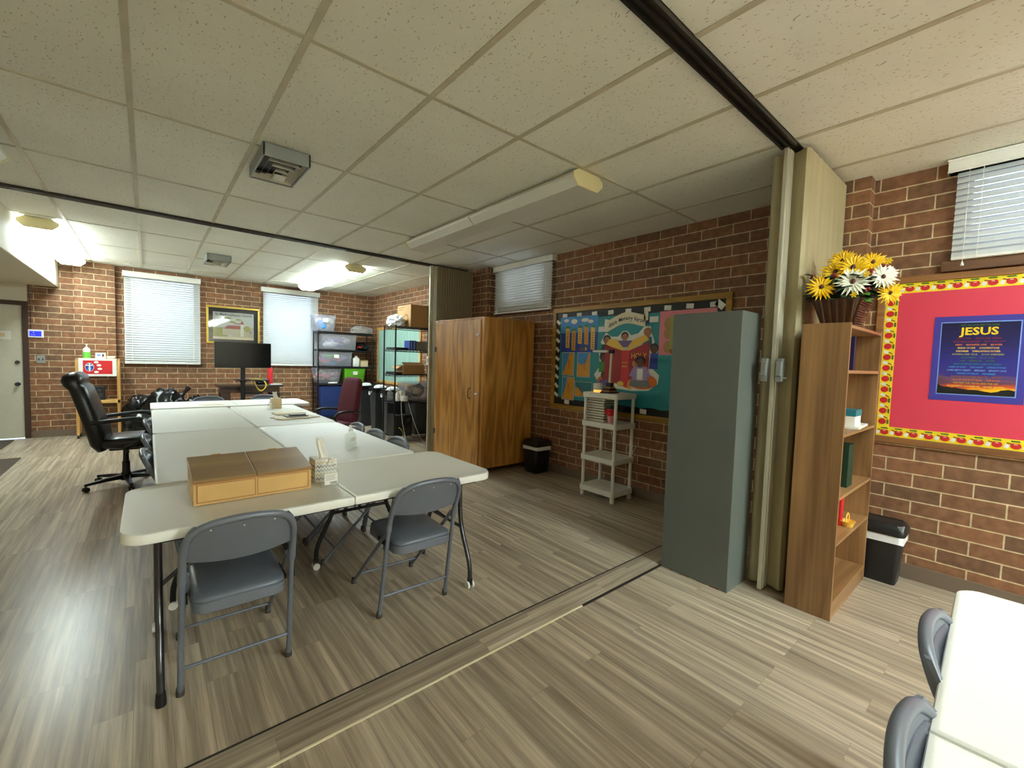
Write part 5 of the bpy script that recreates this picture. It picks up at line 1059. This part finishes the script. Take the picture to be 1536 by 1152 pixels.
for k in range(2): q.tube(bez([(1.40+.02*k, 8.70, .97), (1.46, 8.68, .975), (1.56, 8.62, .97), (1.60+.02*k, 8.59, .86), (1.52, 8.59, .74+.02*k), (1.44, 8.60, .84), (1.42, 8.63, .965), (1.36, 8.68, .972)], 6), .006, 6)
tag(q.build('network_cable', smooth=60), 'yellow cable looped over the shelf of the monitor stand', 'cable')

# ---------------------------------------------------------------- far room: racks and their loads
def wire_rack(label, x0, x1, y0, y1, zt, shelves, wire=True):
    o = thing('wire_rack', label, 'rack', (x0, y0, 0)); a, b = x1-x0, y1-y0
    for x in (.012, a-.012):
        for y in (.012, b-.012): MB(M['blackm']).tube([(x, y, .0), (x, y, zt)], .013, 10).build('post', o, smooth=50)
    for z in shelves:
        q = MB(M['blackm'])
        for y in (.012, b-.012):
            q.tube([(.012, y, z-.005), (a-.012, y, z-.005)], .005, 6); q.tube([(.012, y, z-.034), (a-.012, y, z-.034)], .005, 6)
            n = int(a/.035); q.tube([(.02+(a-.04)*i/n, y, z-.008-(.022 if i % 2 else 0)) for i in range(n+1)], .003, 5)
        for x in (.012, a-.012):
            q.tube([(x, .012, z-.005), (x, b-.012, z-.005)], .005, 6); q.tube([(x, .012, z-.034), (x, b-.012, z-.034)], .005, 6)
        for i in range(1, int(a/.03)): q.tube([(a*i/int(a/.03), .012, z-.002), (a*i/int(a/.03), b-.012, z-.002)], .002, 4)
        if not wire: q.box(.014, a-.014, .014, b-.014, z-.03, z-.001)
        q.build('shelf', o)
    return o
wire_rack('black rack with clear storage bins against the far brick wall', 2.69, 3.86, 9.42, 9.78, 1.93, (1.925, 1.55, 1.195, .835, .12), False)
RXA, RXB, RYA, RYB = 3.12, 3.99, 6.70, 7.17
wire_rack('tall black wire rack in front of the green chalkboard', RXA, RXB, RYA, RYB, 1.965, (1.95, 1.565, 1.145, .695, .09))
def tub(name, label, x0, x1, y0, y1, z, h, m, lidm, taper=.03, stuffc=None, stufft=None, note=False, group=None):
    o = thing(name, label, 'storage bin', ((x0+x1)/2, (y0+y1)/2, z+.001), 0, group); a, b = (x1-x0)/2, (y1-y0)/2
    MB(M[m]).rbox(-a+.008, a-.008, -b+.008, b-.008, [(taper+.004, 0), (taper, .006), (.004, h-.05), (0, h-.048), (0, h-.032), (.007, h-.032), (taper+.008, .012), (taper+.012, .009)], .03, 4).build('tub', o, smooth=45)
    MB(M[lidm]).rbox(-a, a, -b, b, [(.004, h-.031), (0, h-.028), (0, h-.012), (.018, h-.008), (.022, h), (.03, h)], .03, 4).build('lid', o, smooth=45)
    if note: MB(M['paper']).box(-.05, .05, -b+.004, -b+.0065, h*.55, h*.78).build('paper_label', o)
    if stuffc:
        q = MB(*[M[c] for c in stuffc]); rnd = random.Random(x0*10+z)
        for i in range(9):
            q.use(M[stuffc[i % len(stuffc)]]); rx, rz_ = a*.36, h*.20
            q.blob((rnd.uniform(-a*.5, a*.5), rnd.uniform(-b*.3, b*.3), .03+rz_+rnd.uniform(0, h*.36)), (rx, b*.5, rz_), 2, .35, 3, .015, i, True)
        q.build('fabric_scraps' if not stufft else stufft[0], loc=tuple(o.location), smooth=50); c_ = COL.objects[-1]
        tag(c_, stufft[1], 'contents', kind='stuff')
    return o
tub('storage_bin', 'clear lidded bin on top of the rack against the far wall', 2.62, 3.07, 9.43, 9.77, 1.926, .34, 'clearbin', 'clearbin', .03, ('cream', 'paper', 'lblue'), ('craft_scraps', 'pale craft scraps inside the topmost clear bin'), True)
tub('storage_bin', 'long clear bin of purple things on the second level of the far rack', 2.76, 3.52, 9.44, 9.77, 1.551, .335, 'clearbin', 'clearbin', .02, ('purple', 'lav', 'paper'), ('craft_scraps', 'purple fabric inside the long clear bin'))
tub('storage_bin', 'clear bin of pink, blue and lime things on the middle level of the far rack', 2.72, 3.43, 9.44, 9.77, 1.196, .32, 'clearbin', 'clearbin', .02, ('pink', 'lblue', 'lime', 'lav', 'red'), ('craft_scraps', 'pink, blue and lime fabric inside the middle clear bin'), True)
tub('storage_bin', 'rounded clear bin of paper next to the lime green tote', 2.64, 3.20, 9.44, 9.77, .836, .32, 'clearbin', 'clearbin', .05, ('paper', 'pink', 'cream'), ('paper_scraps', 'papers inside the rounded clear bin'))
tub('storage_tote', 'lime green tote with lid on the far rack', 3.24, 3.72, 9.44, 9.77, .836, .325, 'lime', 'lime', .035, None, None, True)
tub('storage_tote', 'dark blue tote at the bottom of the far rack behind the maroon chair', 2.73, 3.35, 9.45, 9.77, .121, .66, 'bluetote', 'bluetote', .05)
q = MB(M['paper']).cyl((-.09, 0, .04), (.09, 0, .04), .04, 18); tag(q.build('paper_roll', loc=(3.02, 9.52, .782), smooth=40), 'white paper roll lying on the dark blue tote', 'roll')
q = MB(M['film']); q.blob((0, 0, .07), (.20, .14, .085), 3, .45, 3, 0, 3, True); tag(q.build('plastic_film_bag', loc=(3.66, 9.58, 1.927), smooth=30), 'crumpled clear film bag on the right end of the far rack top', 'bag')
q = MB(M['bag']); q.blob((0, 0, .08), (.17, .12, .09), 3, .3, 3, 0, 6, True); o = tag(q.build('tool_bag', loc=(3.65, 9.58, 1.552), smooth=50), 'black bag with red strap beside the long clear bin', 'bag')
MB(M['red']).tube(bez([(-.12, -.10, .05), (-.10, -.14, .10), (-.06, -.13, .04), (-.04, -.14, .10)], 4), .006, 6).build('strap', o)
o = thing('spray_bottle', 'white bottle on the middle level of the far rack', 'bottle', (3.52, 9.52, 1.196)); MB(M['wplastic']).rbox(-.07, .07, -.05, .05, [(.005, 0), (0, .01), (0, .17), (.03, .20), (.045, .205)], .03, 4).build('body', o, smooth=50); MB(M['paper']).lathe([(.026, .206), (.026, .235), (.001, .236)], n=14).build('cap', o, smooth=40)
o = thing('tan_box', 'small tan box right of the white bottle on the far rack', 'box', (3.69, 9.52, 1.196)); MB(M['tan']).box(-.075, .075, -.06, .06, 0, .13).build('carton', o, bevel=.002); MB(M['kraft']).box(-.08, .08, -.065, .065, .125, .145).build('lid', o, bevel=.002)
# cans
def can(label, x, y, seed):
    o = thing('trash_can', label, 'trash can', (x, y, 0), 0, 'charcoal trash cans in the far room'); a, b, h = .27, .135, .83
    MB(M['cangrey']).rbox(-a, a, -b, b, [(.045, 0), (.042, .01), (.004, h-.04), (-.008, h-.038), (-.008, h), (.012, h), (.014, h-.03), (.05, .02)], .04, 5).build('can_body', o, smooth=45)
    n = 56; base = rrect(-a-.012, a+.012, -b-.012, b+.012, .045, 13); up, mi, lo, inn = [], [], [], []
    for x_, y_ in base:
        k = noise.noise((x_*12, y_*12, seed)); k2 = noise.noise((x_*7+seed, y_*7, 1)); up.append((x_*.985, y_*.975, h+.004)); inn.append((x_*.86, y_*.80, h-.02+.025*k)); mi.append((x_*(1.008+.01*k), y_*(1.01+.015*k), h-.03)); lo.append((x_*(1.0+.02*k), y_*(1.0+.04*k), h-.07-.05*k2))
    MB(M['bag']).loft([inn, up, mi, lo], cap=False).build('liner', o, smooth=60)
    MB(M['wbag']).tube(bez([(-a-.02, -.06, h-.06), (-a-.04, -.03, h-.13), (-a-.035, .03, h-.13), (-a-.02, .05, h-.07)], 5), .008, 6).build('liner_tie', o, smooth=50)
    q = MB(M['bluetote'] if False else M['wbag']); q.blob((-.09, 0, h-.0), (.10, .065, .045), 3, .5, 3, None, seed, True); q.build('paper_waste', o, smooth=40)
    return o
can('charcoal trash can furthest away of the three, beside the far rack', 3.53, 8.745, 2); can('middle one of the three charcoal trash cans in the far room', 3.55, 8.06, 5); can('charcoal trash can directly behind the tall wire rack', 3.55, 7.50, 8)
# loads of the wire rack
o = thing('cardboard_box', 'large cardboard box on top of the tall wire rack', 'box', (3.385, 6.69, 1.952)); a, b, h = .47, .50, .375
MB(M['kraft']).box(0, a, 0, b, 0, h).build('carton', o, bevel=.003); MB(M['tan']).box(a/2-.025, a/2+.025, -.001, b+.001, h-.001, h+.0015).build('packing_tape', o)
q = MB(M['kraftp']); R = []
for i in range(20):
    a0_, a1_ = 2*PI*i/20, 2*PI*(i+1)/20; q.prism([(.17+.085*math.cos(t)*k, .14+.085*math.sin(t)*k) for t, k in ((a0_, 1), (a1_, 1), (a1_, .62), (a0_, .62))], 0, -.0012, .0005)
for v, l in ((.335, .26), (.30, .20)): q.box(-.0012, .0005, .49-l, .46, v-.01, v+.008)
q.build('carton_print', o)
q = MB(M['wbag']); q.blob((0, 0, .085), (.115, .17, .10), 3, .38, 3, 0, 2, True); o = tag(q.build('shopping_bag', loc=(3.235, 6.93, 1.952), smooth=40), 'crumpled white plastic bag with red print left of the large cardboard box', 'bag')
q = MB(M['red']); q.blob((-.05, -.05, .14), (.045, .05, .03), 2, .3, 4, None, 2, True); q.build('red_print', o, smooth=40)
o = thing('blue_carton', 'blue and white carton on the second level of the wire rack', 'box', (3.40, 6.74, 1.567)); MB(M['blue']).box(0, .125, 0, .20, 0, .155).build('carton', o, bevel=.002); MB(M['pborder']).box(.02, .045, -.001, .0005, .01, .145).box(.075, .10, -.001, .0005, .01, .145).build('carton_print', o)
sheet('grey_carton', 'grey box right of the blue carton on the wire rack', 'box', 3.63, 6.86, .20, .24, .145, 'greybox', 0, 1.567)
sheet('black_binder', 'flat black binder lying on the wire rack below the white bag', 'binder', 3.25, 6.90, .24, .30, .03, 'black', .1, 1.567)
o = thing('cardboard_box', 'open brown cardboard box on the middle level of the wire rack', 'box', (3.30, 6.76, 1.147))
MB(M['kraft']).box(0, .40, 0, .01, 0, .15).box(0, .40, .31, .32, 0, .15).box(0, .01, .01, .31, 0, .15).box(.39, .40, .01, .31, 0, .15).box(.01, .39, .01, .31, 0, .008).build('carton', o); MB(M['kraft']).loft([[(0, 0, .15), (.40, 0, .15), (.40, -.004, .153), (0, -.004, .153)], [(.02, .11, .20), (.40, .11, .20), (.40, .108, .204), (.02, .108, .204)]]).loft([[(0, .02, .148), (0, .30, .148), (-.004, .30, .15), (-.004, .02, .15)], [(-.10, .03, .09), (-.10, .29, .09), (-.102, .29, .094), (-.102, .03, .094)]]).build('flap', o)
sheet('magazine_stack', 'dark stack of magazines at the left of the open cardboard box', 'magazines', 3.215, 6.93, .13, .34, .035, 'bookblk', .04, 1.147)
tub('storage_bin', 'clear bin half full of dark things on the waist-high level of the wire rack', 3.36, 3.86, 6.75, 7.14, .697, .31, 'clearbin', 'clearbin', .04, ('dgreen', 'grey', 'tan'), ('craft_scraps', 'dark and tan scraps inside the clear bin of the wire rack'))
pump_bottle('pale pump bottle at the left end of the wire rack level by the cans', 3.20, 7.04, .17, .05, 'clearbot', False, .697, rot=-.5)
o = thing('spray_bottle', 'white spray bottle in front of the white boxes on the wire rack', 'bottle', (3.225, 6.80, .697)); MB(M['wplastic']).lathe([(.038, 0), (.04, .01), (.04, .11), (.018, .15), (.016, .165)], n=16).build('body', o, smooth=45); MB(M['wplastic']).box(-.05, .02, -.012, .012, .166, .195).build('trigger_head', o, bevel=.004)
sheet('white_carton', 'taller white box on the wire rack beside the spray bottle', 'box', 3.32, 6.86, .075, .14, .165, 'wplastic', 0, .697, .004)
o = tag(MB(M['wplastic']).lathe([(.058, 0), (.06, .006), (.06, .075), (.055, .082), (.001, .083)], n=22).build('round_tub', loc=(3.315, 6.735, .697), smooth=40), 'round white tub in front of the taller white box', 'tub')
o = thing('computer_case', 'black box nearest the corner post at the bottom of the wire rack', 'black box', (3.16, 6.74, .092)); MB(M['black']).box(0, .13, 0, .34, 0, .36).build('housing', o, bevel=.006); MB(M['blackm']).box(-.003, .0, .04, .30, .02, .34).build('side_panel', o)
o = thing('speaker', 'black speaker with round cones at the bottom of the wire rack', 'speaker', (3.33, 6.74, .092)); MB(M['black']).box(0, .14, 0, .2, 0, .36).build('cabinet', o, bevel=.006); q = MB(M['gunm'])
for zz, r_ in ((.11, .055), (.27, .035)): q.cyl((.07, -.003, zz), (.07, .002, zz), r_, 20)
q.build('driver_cone', o, smooth=30)
tub('storage_tote', 'dark grey lidded tote at the bottom of the wire rack', 3.50, 3.96, 6.72, 7.14, .092, .56, 'tote', 'tote', .05)
q = MB(M['wplastic']); q.tube(bez([(3.24, 6.69, .70), (3.23, 6.66, .5), (3.25, 6.64, .3), (3.27, 6.60, .15), (3.25, 6.50, .006), (3.32, 6.40, .006)], 5), .004, 6).tube(bez([(3.36, 6.69, .70), (3.40, 6.65, .5), (3.47, 6.60, .25), (3.55, 6.52, .006), (3.60, 6.45, .006)], 5), .004, 6)
tag(q.build('power_cord', smooth=60), 'white cords hanging from the wire rack to the floor', 'cord')
q = MB(M['yelcable']); q.tube(bez([(3.20, 6.69, .26), (3.24, 6.65, .22), (3.28, 6.64, .10), (3.30, 6.60, .01), (3.26, 6.45, .007), (3.36, 6.35, .007)], 5), .004, 6)
tag(q.build('network_cable', smooth=60), 'yellow cable hanging at the bottom of the wire rack', 'cable')
